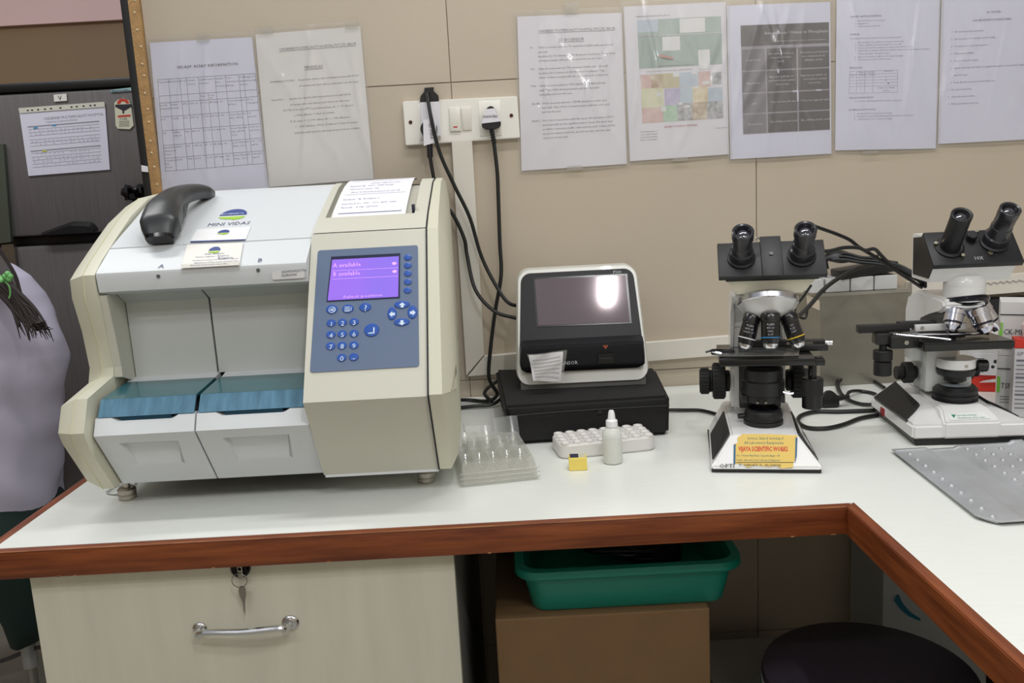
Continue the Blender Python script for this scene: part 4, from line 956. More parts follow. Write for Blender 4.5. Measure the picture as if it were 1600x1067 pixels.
# ================================================================== CLEAR TRAY, RACK, YELLOW BOX, BOTTLE
ty = thing('blister_tray', 'stack of clear plastic blister trays beside the big analyser', 'tray', (-.04, -.43, .80))
clr2 = film('clear_thick', tint=(.90, .90, .87), gloss=.16, rough=.10, diff=.16)
TT = Matrix.Translation((-.030, -.535, .8015)) @ Matrix.Rotation(math.radians(9), 4, 'Z')
for k in range(2):
    z0 = .001 + k * .009
    def h(u, v, z0=z0):
        x = -.056 + .115 * u; y = .0 + .150 * v
        e = min(u, 1 - u, v * 1.3, (1 - v) * 1.3)
        z = .022 * min(1, e / .05)
        ch = 0
        if .05 < u < .95 and .10 < v < .84: ch = .010 * (0.5 - 0.5 * math.cos((u - .05) / .9 * 2 * PI * 5))
        if ch and .40 < v < .46: ch *= .4
        return V((x, y, z0 + z - ch))
    B(TT).grid(h, 60, 24).obj('blister_layer', clr2, ty)
def lidf(u, v):
    x = -.050 + .108 * u; z = .018 + .034 * v
    n = .010 if (.18 < u < .62 and v > .6) else 0
    return V((x, .142 + .022 * v + .003 * math.sin(u * 9), z - n))
B(TT).grid(lidf, 24, 8).obj('raised_flap', clear, ty)
for k in range(3):
    B(TT).tube([(-.056, -.0015, .004 + k * .007), (.0, -.002, .004 + k * .007), (.061, -.0015, .004 + k * .007)], .0009, 5).obj('tray_edge', M('clear_edge', (.80, .80, .78), .2, trans=.4), ty)
rk = thing('tube_rack', 'white moulded rack with rows of small round wells in front of the black case', 'rack', (.13, -.40, .80))
rkm = M('rack_white', (.86, .85, .84), .45)
RM = Matrix.Translation((.1365, -.396, .8005)) @ Matrix.Rotation(math.radians(9), 4, 'Z')
RMI = RM.inverted()
b = B(RM).loft([rr(0, 0, .076, .034, .014, 0), rr(0, 0, .078, .036, .015, .003), rr(0, 0, .0775, .0355, .015, .020), rr(0, 0, .0755, .0335, .014, .0225)]); b.obj('rack_body', rkm, rk)
wm = None
for i in range(8):
    for j in range(4):
        x, y = -.0665 + i * .019, -.0265 + j * .0178
        if wm is None:
            wb = B().lathe((0, 0, 0), (0, 0, 1), [(.0078, 0), (.0075, .0028), (.0064, .0032), (.0056, .0012), (.0042, .0004), (.0008, .0002)], 14)
            w0 = wb.obj('well', rkm, rk); wm = w0.data; ww = w0
        else:
            ww = bpy.data.objects.new('well', wm); COL.objects.link(ww); ww.parent = rk
        ww.location = (RM @ V((x, y, .0222))) - V(rk.location)
yb_ = thing('yellow_box', 'tiny yellow box with a dark label on its top in front of the white rack', 'box', (.089, -.49, .80))
YM = Matrix.Translation((.0885, -.4895, .8003)) @ Matrix.Rotation(math.radians(-3), 4, 'Z')
B(YM).box((-.0135, -.0085, 0), (.0135, .012, .0195), .001).obj('box_body', M('yellow_card', (.93, .84, .42), .5), yb_, smooth=False)
B(YM).box((-.0115, -.0060, .0193), (.001, .011, .0202)).obj('dark_label', M('label_navy', (.20, .20, .30), .4), yb_, smooth=False)
B(YM).box((.0015, -.0060, .0193), (.0115, .011, .0202)).obj('light_label', M('label_pale', (.82, .80, .72), .5), yb_, smooth=False)
bt = thing('dropper_bottle', 'translucent plastic dropper bottle with a white conical cap before the white rack', 'bottle', (.1435, -.468, .80))
bp_ = V((.1435, -.468, .8003)); up_ = (0, 0, 1)
B().lathe(bp_, up_, [(.0125, 0), (.0148, .002), (.0150, .006), (.0150, .044), (.0140, .049), (.0100, .054), (.0062, .057), (.0060, .062)], 28).obj('bottle_body', M('bottle_plastic', (.93, .94, .92), .25, alpha=.62), bt)
B().lathe(bp_ + V((0, 0, .001)), up_, [(.0120, 0), (.0138, .002), (.0138, .0335), (.012, .034)], 24).obj('liquid', M('liquid', (.90, .90, .85), .2, alpha=.7), bt)
B().lathe(bp_ + V((0, 0, .057)), up_, [(.0088, 0), (.0090, .002), (.0088, .009), (.0070, .0105), (.0058, .0115), (.0048, .021), (.0038, .0235), (.0034, .0245)], 20).obj('cap', M('cap_white', (.93, .93, .94), .35), bt)

# ================================================================== MICROSCOPES
def loc(Mx): return lambda x, y, z: Mx @ V((x, y, z))
def eyetube(Mx, par, c, ax, L, r, rtop, detail, name='eyepiece'):
    ax = V(ax).normalized(); c = V(c)
    B(Mx).lathe(c - ax * .004, ax, [(r * 1.55, 0), (r * 1.55, .006), (r * 1.35, .008)], 24).obj('tube_flange', blackm, par)
    b = B(Mx)
    if detail: b.lathe(c, ax, [(r * 1.30, 0), (r * 1.34, .006), (r * 1.34, .016), (r * 1.16, .018), (r * 1.12, L * .50), (r * 1.06, L * .51), (r * 1.06, L - .014), (rtop, L - .013), (rtop, L - .001), (rtop * .9, L), (rtop * .74, L - .001), (rtop * .66, L - .006)], 28)
    else: b.lathe(c, ax, [(r * 1.08, 0), (r * 1.08, L * .9), (rtop, L * .92), (rtop, L - .001), (rtop * .9, L), (rtop * .72, L - .001), (rtop * .62, L - .006)], 28)
    e = b.obj(name, lensb if detail else blackm, par)
    B(Mx).lathe(c + ax * (L - .0065), ax, [(rtop * .70, 0), (rtop * .55, .0022), (rtop * .25, .0036), (.0003, .004)], 20).obj('lens', glassd, e)
# ---------- left microscope
m1 = Matrix.Translation((.3515, -.5545, .80)) @ Matrix.Rotation(math.radians(-11), 4, 'Z')
ms = thing('microscope', 'black and white binocular microscope with a yellow dealer sticker on its base', 'microscope', (.37, -.45, .80))
bl = lambda hw, v0, v1, w: [(-hw, v0, w), (hw, v0, w), (hw, v1, w), (-hw, v1, w)]
B(m1).loft([bl(.0755, .003, .205, .0005), bl(.0755, .003, .205, .0055)]).obj('base_plate', black, ms, smooth=False)
b = B(m1).loft([[(-.0765, 0, .0055), (.0765, 0, .0055), (.073, .208, .0055), (-.073, .208, .0055)], [(-.0765, 0, .009), (.0765, 0, .009), (.073, .208, .009), (-.073, .208, .009)], [(-.046, .030, .048), (.046, .030, .048), (.050, .200, .056), (-.050, .200, .056)]])
bmesh.ops.bevel(b.bm, geom=list(b.bm.edges), offset=.0025, segments=2, affect='EDGES'); b.obj('base', msw, ms)
for s in (-1, 1):
    def sp(t, v, o_=0.0):                             # on the sloping flank: t 0 bottom .. 1 top
        x0 = .0765 - .0035 * v / .208; x1 = .046 + .004 * (v - .03) / .17
        return V((s * (x0 + (x1 - x0) * t + o_), v, .009 + (.041 + .006 * v / .2) * t + o_ * .6))
    pq = [(.10, .022), (.10, .15), (.92, .15), (.92, .040), (.55, .028)]
    B(m1).loft([[sp(t, v, -.001) for t, v in pq], [sp(t, v, .0012) for t, v in pq]]).obj('side_panel', blackm, ms, smooth=False)
# dealer sticker and lettering on the front slope
g0 = m1 @ V((0, 0, .009)); g1 = m1 @ V((0, .030, .048)); gx = (m1.to_3x3() @ V((1, 0, 0))).normalized(); gu = (g1 - g0).normalized(); gn = gx.cross(gu).normalized()
def GP(px, py, off=0): return onp(px, py, g0, gn, off)
rag = [(1146, 725), (1147, 694), (1153, 691), (1152, 684), (1160, 678), (1200, 678), (1246, 680), (1245, 712), (1240, 722), (1239, 730), (1222, 732), (1214, 728), (1200, 729), (1180, 727), (1168, 730), (1158, 724)]
yl_ = M('sticker_yellow', (.86, .73, .36), .5)
stc = B().loft([[GP(x, y, o_) for x, y in rag] for o_ in (.0004, .001)]).obj('dealer_sticker', yl_, ms, smooth=False)
for l_ in ([(1146.5, 694), (1149.5, 694), (1149, 725), (1146, 725)], [(1243, 683), (1246, 684), (1245, 712), (1242, 724)]):
    B().loft([[GP(x, y, o_) for x, y in l_] for o_ in (.0008, .0013)]).obj('sticker_border', M('sticker_blue', (.10, .35, .50), .5), stc, smooth=False)
gs = lambda px, py, off=.0013: frame(GP(px, py, off), gx, gu)
b = B(); b.text('VIJAYA SCIENTIFIC WORKS', gs(1154, 704.5), .0098, sx=.575, bold=.03); b.obj('red_lettering', M('sticker_red', (.80, .20, .10), .5), stc, smooth=False)
b = B(); b.text('Services, Sales & Servicing of', gs(1168, 686.5), .0060, sx=.72); b.text('All Laboratory Equipments', gs(1163, 693.5), .0060, sx=.84)
b.text('No. 1 Hosur Main Road, Opposite Begur - 68', gs(1151, 713), .0046, sx=.70); b.text('E-mail : sales and service Laboratory Equipment', gs(1151, 720), .0046, sx=.68); b.obj('blue_lettering', M('sticker_ink', (.25, .45, .45), .5), stc, smooth=False)
b = B(); b.text('Ph : 9448504577  Ph : 080-25440068', gs(1155, 728), .0048, sx=.80); b.grid(lambda u, v: GP(1150 + 90 * u, 722 + v * .8, .0013), 2, 1); b.obj('dark_lettering', inkd, stc, smooth=False)
for w_ in ([(1147, 686), (1152, 690), (1150, 696), (1144, 700)], ):
    pass
b = B(); b.text('OPTI', gs(1124, 731), .0090, sx=1.1); b.obj('maker_lettering', inkd, ms, smooth=False)
# illuminator
B(m1).lathe((.004, .088, .046), (0, 0, 1), [(.029, 0), (.029, .010), (.027, .011), (.027, .014), (.0285, .015), (.0285, .020), (.026, .026), (.0225, .028), (.0205, .026), (.0205, .022)], 32).obj('illuminator', black, ms)
B(m1).lathe((.004, .088, .066), (0, 0, 1), [(.0206, 0), (.018, .003), (.009, .005), (.0005, .006)], 24).obj('field_lens', glassd, ms)
B(m1).cyl((-.024, .084, .062), (-.033, .082, .062), .004, n=12).obj('illuminator_knob', black, ms)
# arm
b = B(m1).loft([[(x, y, z) for y, z in ((.206, .054), (.145, .054), (.142, .125), (.150, .19), (.136, .216), (.100, .232), (.085, .240), (.085, .246), (.16, .246), (.198, .232), (.208, .20))] for x in (-.040, .042)])
bmesh.ops.bevel(b.bm, geom=list(b.bm.edges), offset=.005, segments=2, affect='EDGES'); b.obj('arm', msw, ms)
# focus knobs
fk = (.155, .100)
for x0, x1, r in ((-.041, -.048, .017), (-.048, -.068, .0275), (-.068, -.072, .018), (-.072, -.088, .0195), (.044, .052, .017), (.052, .070, .0265), (.070, .084, .0185)):
    b = B(m1).cyl((x0, *fk), (x1, *fk), r, bev=.0015, n=32)
    if r > .019: [b.box((min(x0, x1) + .002, fk[0] + math.cos(a) * r - .0012, fk[1] + math.sin(a) * r - .0012), (max(x0, x1) - .002, fk[0] + math.cos(a) * r + .0012, fk[1] + math.sin(a) * r + .0012)) for a in [2 * PI * k / 24 for k in range(24)]]
    b.obj('focus_knob' if r > .0175 else 'focus_shaft', rubber, ms)
# condenser
b = B(m1).lathe((.005, .10, .078), (0, 0, 1), [(.020, 0), (.026, .004), (.026, .014), (.031, .016), (.031, .036), (.029, .038), (.029, .054), (.024, .060)], 32); b.box((-.027, .09, .080), (.036, .15, .092), .001); b.obj('condenser', black, ms)
B(m1).tube([(.032, .078, .100), (.040, .075, .098), (.046, .074, .099)], .0018, 8).obj('iris_lever', chrome, ms)
for x in (-.006, .006): B(m1).cyl((x, .068, .086), (x, .0735, .086), .002, n=10).obj('screw', steel, ms)
B(m1).box((-.028, .128, .062), (.034, .150, .150), .002).obj('stage_bracket', black, ms)
# stage
b = B(m1).box((-.061, .048, .146), (.073, .165, .1565), .0015); b.obj('stage', M('stage_black', (.075, .075, .08), .22), ms)
mst = thing
b = B(m1).box((-.030, .112, .158), (.096, .128, .1705), .001); b.box((.050, .098, .157), (.098, .116, .166), .001); b.obj('slide_carriage', black, ms)
B(m1).cyl((.096, .120, .165), (.107, .120, .165), .0036, n=12).obj('carriage_screw', chrome, ms)
B(m1).box((.040, .1105, .165), (.078, .1122, .1685), 0).obj('carriage_scale', steel, ms, smooth=False)
b = B(m1); b.tube([(-.070, .075, .1635), (-.052, .070, .1600), (-.03, .078, .1585), (.0, .090, .159), (.03, .086, .159), (.052, .07, .1585)], .0020, 6); b.obj('slide_clip', chrome, ms)
b = B(m1).box((-.072, .074, .158), (-.038, .088, .1655), .002); b.tube([(-.080, .070, .164), (-.066, .074, .166), (-.040, .082, .163)], .0018, 6); b.obj('slide_holder', M('holder_dark', (.18, .18, .19), .25, .6), ms)
tag_ = B(m1).loft([[(x, y, .1605) for x, y in ((-.066, .052), (.050, .050), (.060, .112), (-.058, .110))], [(x, y, .1615) for x, y in ((-.066, .052), (.050, .050), (.060, .112), (-.058, .110))]]).obj('glass_slide', film('slide_glass', tint=(.9, .92, .92), gloss=.28, rough=.12, diff=.05), smooth=False)
tag(tag_, 'glass slide lying on the stage of the microscope with the yellow sticker', 'slide')
b = B(m1).cyl((.074, .085, .074), (.074, .085, .120), .0148, bev=.001, n=28)
[b.box((.074 + math.cos(a) * .0148 - .0006, .085 + math.sin(a) * .0148 - .0006, .094), (.074 + math.cos(a) * .0148 + .0006, .085 + math.sin(a) * .0148 + .0006, .118)) for a in [2 * PI * k / 28 for k in range(28)]]
b.obj('stage_knob', black, ms)
b = B(m1).cyl((.074, .085, .120), (.074, .085, .150), .006, n=14); b.box((.062, .072, .140), (.090, .10, .150), .002); b.tube([(.069, .078, .122), (.070, .074, .130), (.069, .078, .140)], .002, 6); b.obj('stage_shaft', M('shaft_dark', (.20, .20, .2), .25, .7), ms)
# nosepiece
na = V((0, -.46, -1)).normalized(); nc = V((.010, .078, .2330))
B(m1).lathe(nc - na * .012, na, [(.034, 0), (.041, .003), (.0435, .006), (.0435, .013), (.042, .0145)], 40).obj('nosepiece', M('satin_chrome', (.80, .80, .82), .22, 1.0), ms)
B(m1).lathe(nc + na * .0025, na, [(.0420, 0), (.040, .004), (.030, .016), (.018, .022), (.004, .024)], 36).obj('turret', M('satin_white', (.80, .80, .80), .3, .3), ms)
obm = M('objective_black', (.085, .085, .095), .22, coat=.3)
def objective(Mx, par, c, ax, L, r, ring_m, mat=obm):
    ax = V(ax).normalized(); c = V(c)
    o = B(Mx).lathe(c, ax, [(r * .95, 0), (r * 1.05, .003), (r * 1.05, L * .22), (r * .97, L * .24), (r * 1.0, L * .72), (r * .8, L * .86), (r * .55, L), (r * .3, L)], 24).obj('objective', mat, par)
    B(Mx).lathe(c + ax * L * .66, ax, [(r * 1.01, 0), (r * 1.03, .0003), (r * 1.03, .0014), (r * 1.01, .0017)], 24, cap=False).obj('colour_ring', ring_m, o)
    B(Mx).lathe(c + ax * L * .84, ax, [(r * .82, 0), (r * .80, L * .06), (r * .58, L * .14), (r * .2, L * .17)], 20).obj('tip', chrome, o)
    return o
o1 = objective(m1, ms, nc + V((-.022, -.012, -.014)), (-.28, -.16, -1), .052, .0125, M('ring_white', (.85, .85, .88), .4))
o2 = objective(m1, ms, nc + V((.001, -.026, -.010)), (-.01, -.20, -1), .052, .0135, M('ring_blue', (.15, .45, .65), .4))
o3 = objective(m1, ms, nc + V((.026, -.012, -.014)), (.34, -.16, -1), .052, .0125, M('ring_yellow', (.85, .72, .15), .4))
for oc, c_, ax, r, t in ((o1, nc + V((-.022, -.012, -.014)), V((-.28, -.16, -1)), .0125, ('PLAN', '40/0.65', '160/0.17')), (o2, nc + V((.001, -.026, -.010)), V((-.01, -.2, -1)), .0135, ('PLAN', '4/0.10', '160/-', '0.17')), (o3, nc + V((.026, -.012, -.014)), V((.34, -.16, -1)), .0125, ('10/', '0.25', '160/'))):
    b = B(); ax = (m1.to_3x3() @ ax).normalized(); cc_ = m1 @ c_
    tow = (CAM - cc_); tow = (tow - ax * tow.dot(ax)).normalized(); sd = (-ax).cross(tow) * -1
    for k, s in enumerate(t): b.text(s, lambda x, y, k=k: cc_ + ax * (.018 + k * .0048) + tow * (r * 1.04 * math.cos(x / r)) + sd * (-1) * (r * 1.04 * math.sin(x / r)) + (-ax) * y, .0042, 'CENTER')
    b.obj('engraving', M('engraving', (.72, .72, .76), .5), oc, smooth=False)
# head
B(m1).lathe((.010, .098, .238), (0, 0, 1), [(.030, 0), (.032, .004), (.032, .012), (.027, .022), (.018, .028), (.006, .030)], 32).obj('head_mount', msw, ms)
hx0, hx1, hy = -.052, .086, .0
b = B(m1).loft([[(-.034, .062, .250), (.056, .062, .250), (.056, .135, .250), (-.034, .135, .250)], [(-.054, .050, .276), (.078, .050, .276), (.078, .145, .276), (-.054, .145, .276)], [(-.054, .100, .318), (.078, .100, .318), (.078, .145, .318), (-.054, .145, .318)]])
b.obj('prism_housing', M('head_cream', (.80, .79, .72), .35), ms, ang=20)
pl = Matrix.Translation((.013, .046, .274)) @ Matrix.Rotation(math.radians(46), 4, 'X')
hm = m1 @ pl
b = B(hm).box((-.074, -.002, 0), (.074, .060, .009), .0012); b.box((-.064, .000, -.006), (.064, .056, .001), .0008); b.obj('head_plate', blackm, ms)
B(hm).box((-.014, -.0045, .009), (.015, .067, .0125), .001).obj('slide_cover', blackm, ms)
B(hm).cyl((0, .034, .0125), (0, .034, .0140), .0030, n=16).obj('screw', M('screw_dark', (.2, .2, .2), .3, .8), ms)
for s, dt in ((-1, True), (1, True)):
    eyetube(hm, ms, (s * .0415, .030, .010), (0, 0.02, 1), .058, .0128, .0152, dt)
B(hm).tube([(-.026, .045, .030), (-.020, .05, .030), (-.016, .052, .026)], .0016, 6).obj('lock_screw', chrome, ms)

# ---------- right microscope
m2 = Matrix.Translation((.6835, -.474, .80)) @ Matrix.Rotation(math.radians(-4.5), 4, 'Z')
mt = thing('microscope', 'white binocular microscope with chrome objectives at the right end, black angled head', 'microscope', (.69, -.38, .80))
B(m2).loft([[(-.079, .001, .0006), (.080, .001, .0006), (.076, .195, .0006), (-.076, .195, .0006)], [(-.083, .001, .010), (.084, .001, .010), (.080, .198, .010), (-.080, .198, .010)]]).obj('base_plate', black, mt, smooth=False)
for x, y in ((-.07, .012), (.072, .012), (-.066, .185), (.068, .185)): B(m2).cyl((x, y, 0.0002), (x, y, .003), .008, n=16).obj('rubber_foot', rubber, mt)
b = B(m2).loft([[(-.084, 0, .009), (.085, 0, .009), (.082, .20, .009), (-.082, .20, .009)], [(-.084, 0, .032), (.085, 0, .032), (.082, .20, .026), (-.082, .20, .026)], [(-.050, .050, .046), (.052, .050, .046), (.046, .195, .056), (-.044, .195, .056)]])
bmesh.ops.bevel(b.bm, geom=list(b.bm.edges), offset=.0035, segments=2, affect='EDGES'); b.obj('base', msw, mt)
b = B(m2).loft([[(-.040, -.004, .011), (.044, -.004, .011), (.044, .10, .011), (-.040, .10, .011)], [(-.040, -.004, .036), (.044, -.004, .036), (.044, .10, .036), (-.040, .10, .036)], [(-.032, .030, .050), (.036, .030, .050), (.034, .13, .054), (-.030, .13, .054)]])
bmesh.ops.bevel(b.bm, geom=list(b.bm.edges), offset=.003, segments=2, affect='EDGES'); b.obj('base_hump', msw, mt)
for s in (-1, 1):
    q_ = [(s * .0835, .030, .0315), (s * .0815, .185, .0285), (s * .0475, .180, .0560), (s * .0520, .062, .0480), (s * .064, .048, .0430)]
    B(m2).loft([[(x - s * .001, y, z - .002) for x, y, z in q_], [(x + s * .0008, y, z + .0022) for x, y, z in q_]]).obj('side_panel', blackm, mt, smooth=False)
B(m2).box((-.0845, .128, .011), (-.0815, .146, .024), .001).obj('power_switch', M('switch_red', (.55, .10, .13), .3), mt)
h0 = m2 @ V((0, -.004, .036)); h1 = m2 @ V((0, .030, .050)); hxx = (m2.to_3x3() @ V((1, 0, 0))).normalized(); hu = (h1 - h0).normalized(); hn = hxx.cross(hu).normalized()
def HP(px, py, off=0): return onp(px, py, h0, hn, off)
lb = B().loft([[HP(x, y, o_) for x, y in ((1484, 657), (1547, 654), (1538, 644), (1482, 647))] for o_ in (.0003, .0008)]).obj('shop_label', M('label_white', (.90, .91, .91), .4), mt, smooth=False)
b = B(); b.text('CareforClean', frame(HP(1494, 650, .0012), hxx, hu), .0055); b.text('Healthcare Pvt. Ltd.,', frame(HP(1497, 654, .0012), hxx, hu), .0050)
b.quad([HP(1486, 647.5, .0012), HP(1493, 647.5, .0012), HP(1491, 653, .0012)]); b.obj('label_lettering', M('label_green', (.20, .52, .42), .5), lb, smooth=False)
B(m2).lathe((.008, .078, .047), (0, 0, 1), [(.031, 0), (.0335, .002), (.0335, .006), (.0315, .007), (.0315, .009), (.0335, .010), (.0335, .014), (.0315, .015), (.0315, .017), (.033, .018), (.033, .022), (.028, .0275), (.023, .0285), (.0215, .026)], 36).obj('illuminator', black, mt)
B(m2).lathe((.008, .078, .073), (0, 0, 1), [(.0218, 0), (.017, .0028), (.008, .0045), (.0005, .005)], 24).obj('field_lens', M('frosted_lens', (.55, .58, .60), .12, coat=1), mt)
# arm
b = B(m2).loft([[(x, y, z) for y, z in ((.200, .052), (.150, .052), (.146, .10), (.150, .150), (.135, .178), (.100, .190), (.055, .194), (.040, .205), (.045, .216), (.150, .218), (.190, .205), (.202, .18))] for x in (-.028, .034)])
bmesh.ops.bevel(b.bm, geom=list(b.bm.edges), offset=.004, segments=2, affect='EDGES'); b.obj('arm', msw, mt)
B(m2).cyl((-.0285, .158, .150), (-.0310, .158, .150), .0045, n=14).obj('arm_screw', black, mt)
B(m2).tube([(-.029, .158, .150), (-.031, .156, .138)], .002, 6).obj('arm_pin', black, mt)
# pillar / rack under the stage
b = B(m2).box((-.035, .085, .062), (.012, .150, .132), .003); b.box((-.050, .10, .110), (-.030, .14, .136), .002); b.box((.010, .070, .070), (.030, .10, .100), .002); b.obj('stage_bracket', M('enamel_grey', (.78, .79, .79), .3, .2), mt)
fk = (.125, .086)
for x0, x1, r in ((-.036, -.042, .011), (-.042, -.056, .0175), (-.056, -.068, .0110), (.036, .050, .0175), (.050, .062, .011)):
    B(m2).cyl((x0, *fk), (x1, *fk), r, bev=.001, n=26).obj('focus_knob', rubber, mt)
B(m2).lathe((.008, .078, .118), (0, 0, -1), [(.0275, 0), (.0285, .002), (.0285, .014), (.026, .016)], 32).obj('condenser_ring', msw, mt)
B(m2).lathe((.008, .078, .102), (0, 0, -1), [(.0285, 0), (.0290, .002), (.0270, .010), (.016, .012), (.016, .020), (.012, .022)], 32).obj('condenser', black, mt)
B(m2).cyl((.036, .070, .106), (.052, .066, .106), .0095, bev=.002, n=20).obj('condenser_knob', black, mt)
B(m2).cyl((.012, .0485, .110), (.012, .0500, .110), .0025, n=12).obj('screw', dsteel, mt)
# stage
b = B(m2).loft([[(x, y, z) for x, y in ((-.062, .028), (.073, .028), (.066, .150), (-.058, .150))] for z in (.1395, .1525)])
bmesh.ops.bevel(b.bm, geom=list(b.bm.edges), offset=.002, segments=2, affect='EDGES'); b.obj('stage', M('stage_black', (.075, .075, .08), .22), mt)
B(m2).lathe((.008, .078, .1526), (0, 0, 1), [(.012, 0), (.012, .0003), (.0005, .0004)], 24).obj('stage_opening', M('hole_black', (.01, .01, .01), .8), mt)
b = B(m2).box((-.148, .060, .166), (-.070, .075, .178), .001); b.box((-.085, .066, .170), (-.028, .080, .180), .001); b.obj('slide_carriage', blackm, mt)
b = B(m2).box((-.062, .060, .1655), (.015, .068, .176), .001); b.obj('carriage_rail', M('rail_white', (.82, .82, .82), .3), mt)
B(m2).cyl((-.052, .0605, .171), (-.052, .0590, .171), .003, n=12).obj('screw', steel, mt)
b = B(m2); b.tube([(-.100, .050, .1650), (-.07, .055, .162), (-.03, .058, .160), (.02, .062, .158), (.045, .07, .157)], .0022, 8); b.tube([(-.095, .050, .1645), (-.05, .040, .160), (-.020, .032, .1565)], .0018, 8); b.tube([(.01, .078, .158), (.036, .076, .157), (.050, .062, .157)], .002, 6); b.obj('slide_clip', M('satin_chrome', (.8, .8, .82), .22, 1), mt)
b = B(m2).box((-.104, .045, .142), (-.060, .075, .163), .003); b.box((-.124, .052, .148), (-.100, .074, .166), .002); b.obj('carriage_block', M('block_dark', (.17, .17, .17), .35, .4), mt)
B(m2).cyl((-.081, .0445, .152), (-.081, .043, .152), .0035, n=12).obj('screw', steel, mt)
b = B(m2).cyl((-.110, .062, .098), (-.110, .062, .120), .0135, bev=.001, n=28); b.cyl((-.110, .062, .122), (-.110, .062, .138), .0145, bev=.001, n=28); b.cyl((-.110, .062, .138), (-.110, .062, .150), .006, n=14); b.obj('stage_knob', rubber, mt)
# nosepiece
na = V((0.05, -.30, -1)).normalized(); nc = V((.012, .070, .212))
B(m2).lathe(nc - na * .004, na, [(.030, 0), (.036, .004), (.0370, .008), (.035, .011)], 36).obj('nosepiece', M('nose_black', (.15, .15, .17), .15, .8), mt)
B(m2).lathe(nc + na * .0065, na, [(.035, 0), (.030, .004), (.020, .009), (.004, .010)], 32).obj('turret', M('nose_black', (.15, .15, .17), .15, .8), mt)
def cobj(c, ax, L, r):
    ax = V(ax).normalized(); c = V(c)
    o = B(m2).lathe(c, ax, [(r * 1.0, 0), (r * 1.12, .002), (r * 1.12, L * .25), (r * 1.0, L * .27), (r * 1.0, L * .6), (r * .88, L * .62), (r * .88, L * .80), (r * .6, L * .92), (r * .5, L), (r * .2, L)], 24).obj('objective', M('chrome_lens', (.86, .86, .90), .12, 1.0), mt)
    B(m2).lathe(c + ax * L * .62, ax, [(r * .89, 0), (r * .93, .0004), (r * .93, .0022), (r * .89, .0026)], 24, cap=False).obj('grip_ring', M('grip_dark', (.2, .2, .25), .3, .5), o)
cobj(nc + V((-.018, -.016, -.012)), (-.28, -.30, -1), .034, .0140)
cobj(nc + V((.012, -.020, -.012)), (.30, -.38, -1), .040, .0150)
cobj(nc + V((.024, -.004, -.010)), (.62, -.20, -1), .046, .0120)
cobj(nc + V((-.008, .010, -.012)), (-.05, .10, -1), .050, .0110)
# head
B(m2).lathe((.011, .066, .212), (0, 0, 1), [(.031, 0), (.0295, .002), (.0295, .022), (.0285, .024)], 36).obj('head_collar', msw, mt)
B(m2).lathe((.011, .066, .2345), (0, 0, 1), [(.0295, 0), (.0295, .006), (.024, .015), (.012, .020), (.001, .021)], 36).obj('head_dome', msw, mt)
mh = m2 @ Matrix.Translation((.011, .085, 0)) @ Matrix.Rotation(math.radians(-1), 4, 'Z')
b = B(mh).loft([[(x, y, z) for y, z in ((-.028, .242), (-.048, .266), (-.045, .270), (.000, .312), (.044, .312), (.044, .242))] for x in (-.056, .062)]); b.obj('prism_housing', msw, mt, ang=20)
b = B(mh).loft([[(x, y, z) for y, z in ((-.028, .248), (-.046, .268), (-.041, .272), (-.002, .310), (.038, .306), (.036, .248))] for x in (-.0555, -.0575)]); b.obj('head_side', blackm, mt, smooth=False)
hp = mh @ Matrix.Translation((.003, -.0505, .2665)) @ Matrix.Rotation(math.radians(44), 4, 'X')
b = B(hp).box((-.064, -.003, 0), (.066, .063, .0100), .0015); b.obj('head_plate', blackm, mt)
eyetube(hp, mt, (-.0330, .030, .010), (-.02, .05, 1), .070, .0135, .0150, False)
eyetube(hp, mt, (.0330, .036, .010), (.02, .05, 1), .070, .0135, .0150, True)
B(hp).cyl((.002, .046, .010), (.002, .046, .020), .0075, n=20, bev=.001).obj('centre_knob', black, mt)
for x, y in ((-.052, .036), (-.020, .010), (.012, .056), (.020, .012)): B(hp).cyl((x, y, .010), (x, y, .0165), .0030, n=12, bev=.0006).obj('brass_screw', M('screw_pale', (.8, .77, .68), .2, 1), mt)
B(hp).text('10X', frame((-.004, .004, .0103), (1, 0, 0), (0, 1, 0)), .0090, sx=.9).obj('plate_lettering', M('print_silver', (.75, .76, .78), .4), mt, smooth=False)

# ================================================================== METAL SLIDE TRAY
tm = M('aluminium_tray', (.74, .75, .765), .38, .3, noise=.22, nscale=14, bump=.08, bscale=160)
tr = thing('slide_tray', 'dented grey aluminium slide tray with rows of small bumps at the counter corner', 'tray', (.69, -.64, .80))
T0, T1, T2 = V((.5555, -.497, 0)), V((.5430, -.765, 0)), V((.735, -.492, 0))
tx = V((.31, .006, 0)); tdn = V((-.014, -.287, 0)); torg = V((.556, -.494, 0))
def tz(u, v):
    z = .0030
    d = abs(u * .31 - .062)
    if .055 < u * .31 < .098: z = .0002
    if u * .31 > .178 and u * .31 < .2: z = .0062
    if .2 <= u * .31 < .262: z = .0005
    if .262 <= u * .31: z = .0062
    if u < .012 or v < .02 or v > .985: z += .0022
    return .8008 + z
def tpt(u, v, dz=0):
    k = .02 * max(0, (v - .93) / .07) if u < .08 else 0
    return torg + tx * u + tdn * v + V((k * max(0, 1 - u / .08), 0, tz(u, v) + dz))
us_ = sorted([i / 60 for i in range(61)] + [.01, .013]); vs_ = sorted([i / 24 for i in range(25)] + [.018, .022, .983, .987])
b = B()
g_ = [[b.bm.verts.new(tpt(u, v)) for u in us_] for v in vs_]
for j in range(len(vs_) - 1):
    for i in range(len(us_) - 1): b.bm.faces.new((g_[j][i], g_[j][i + 1], g_[j + 1][i + 1], g_[j + 1][i]))
o = b.obj('tray_sheet', tm, tr, ang=60)
md = o.modifiers.new('solid', 'SOLIDIFY'); md.thickness = .0012; md.offset = -1
bm0 = None
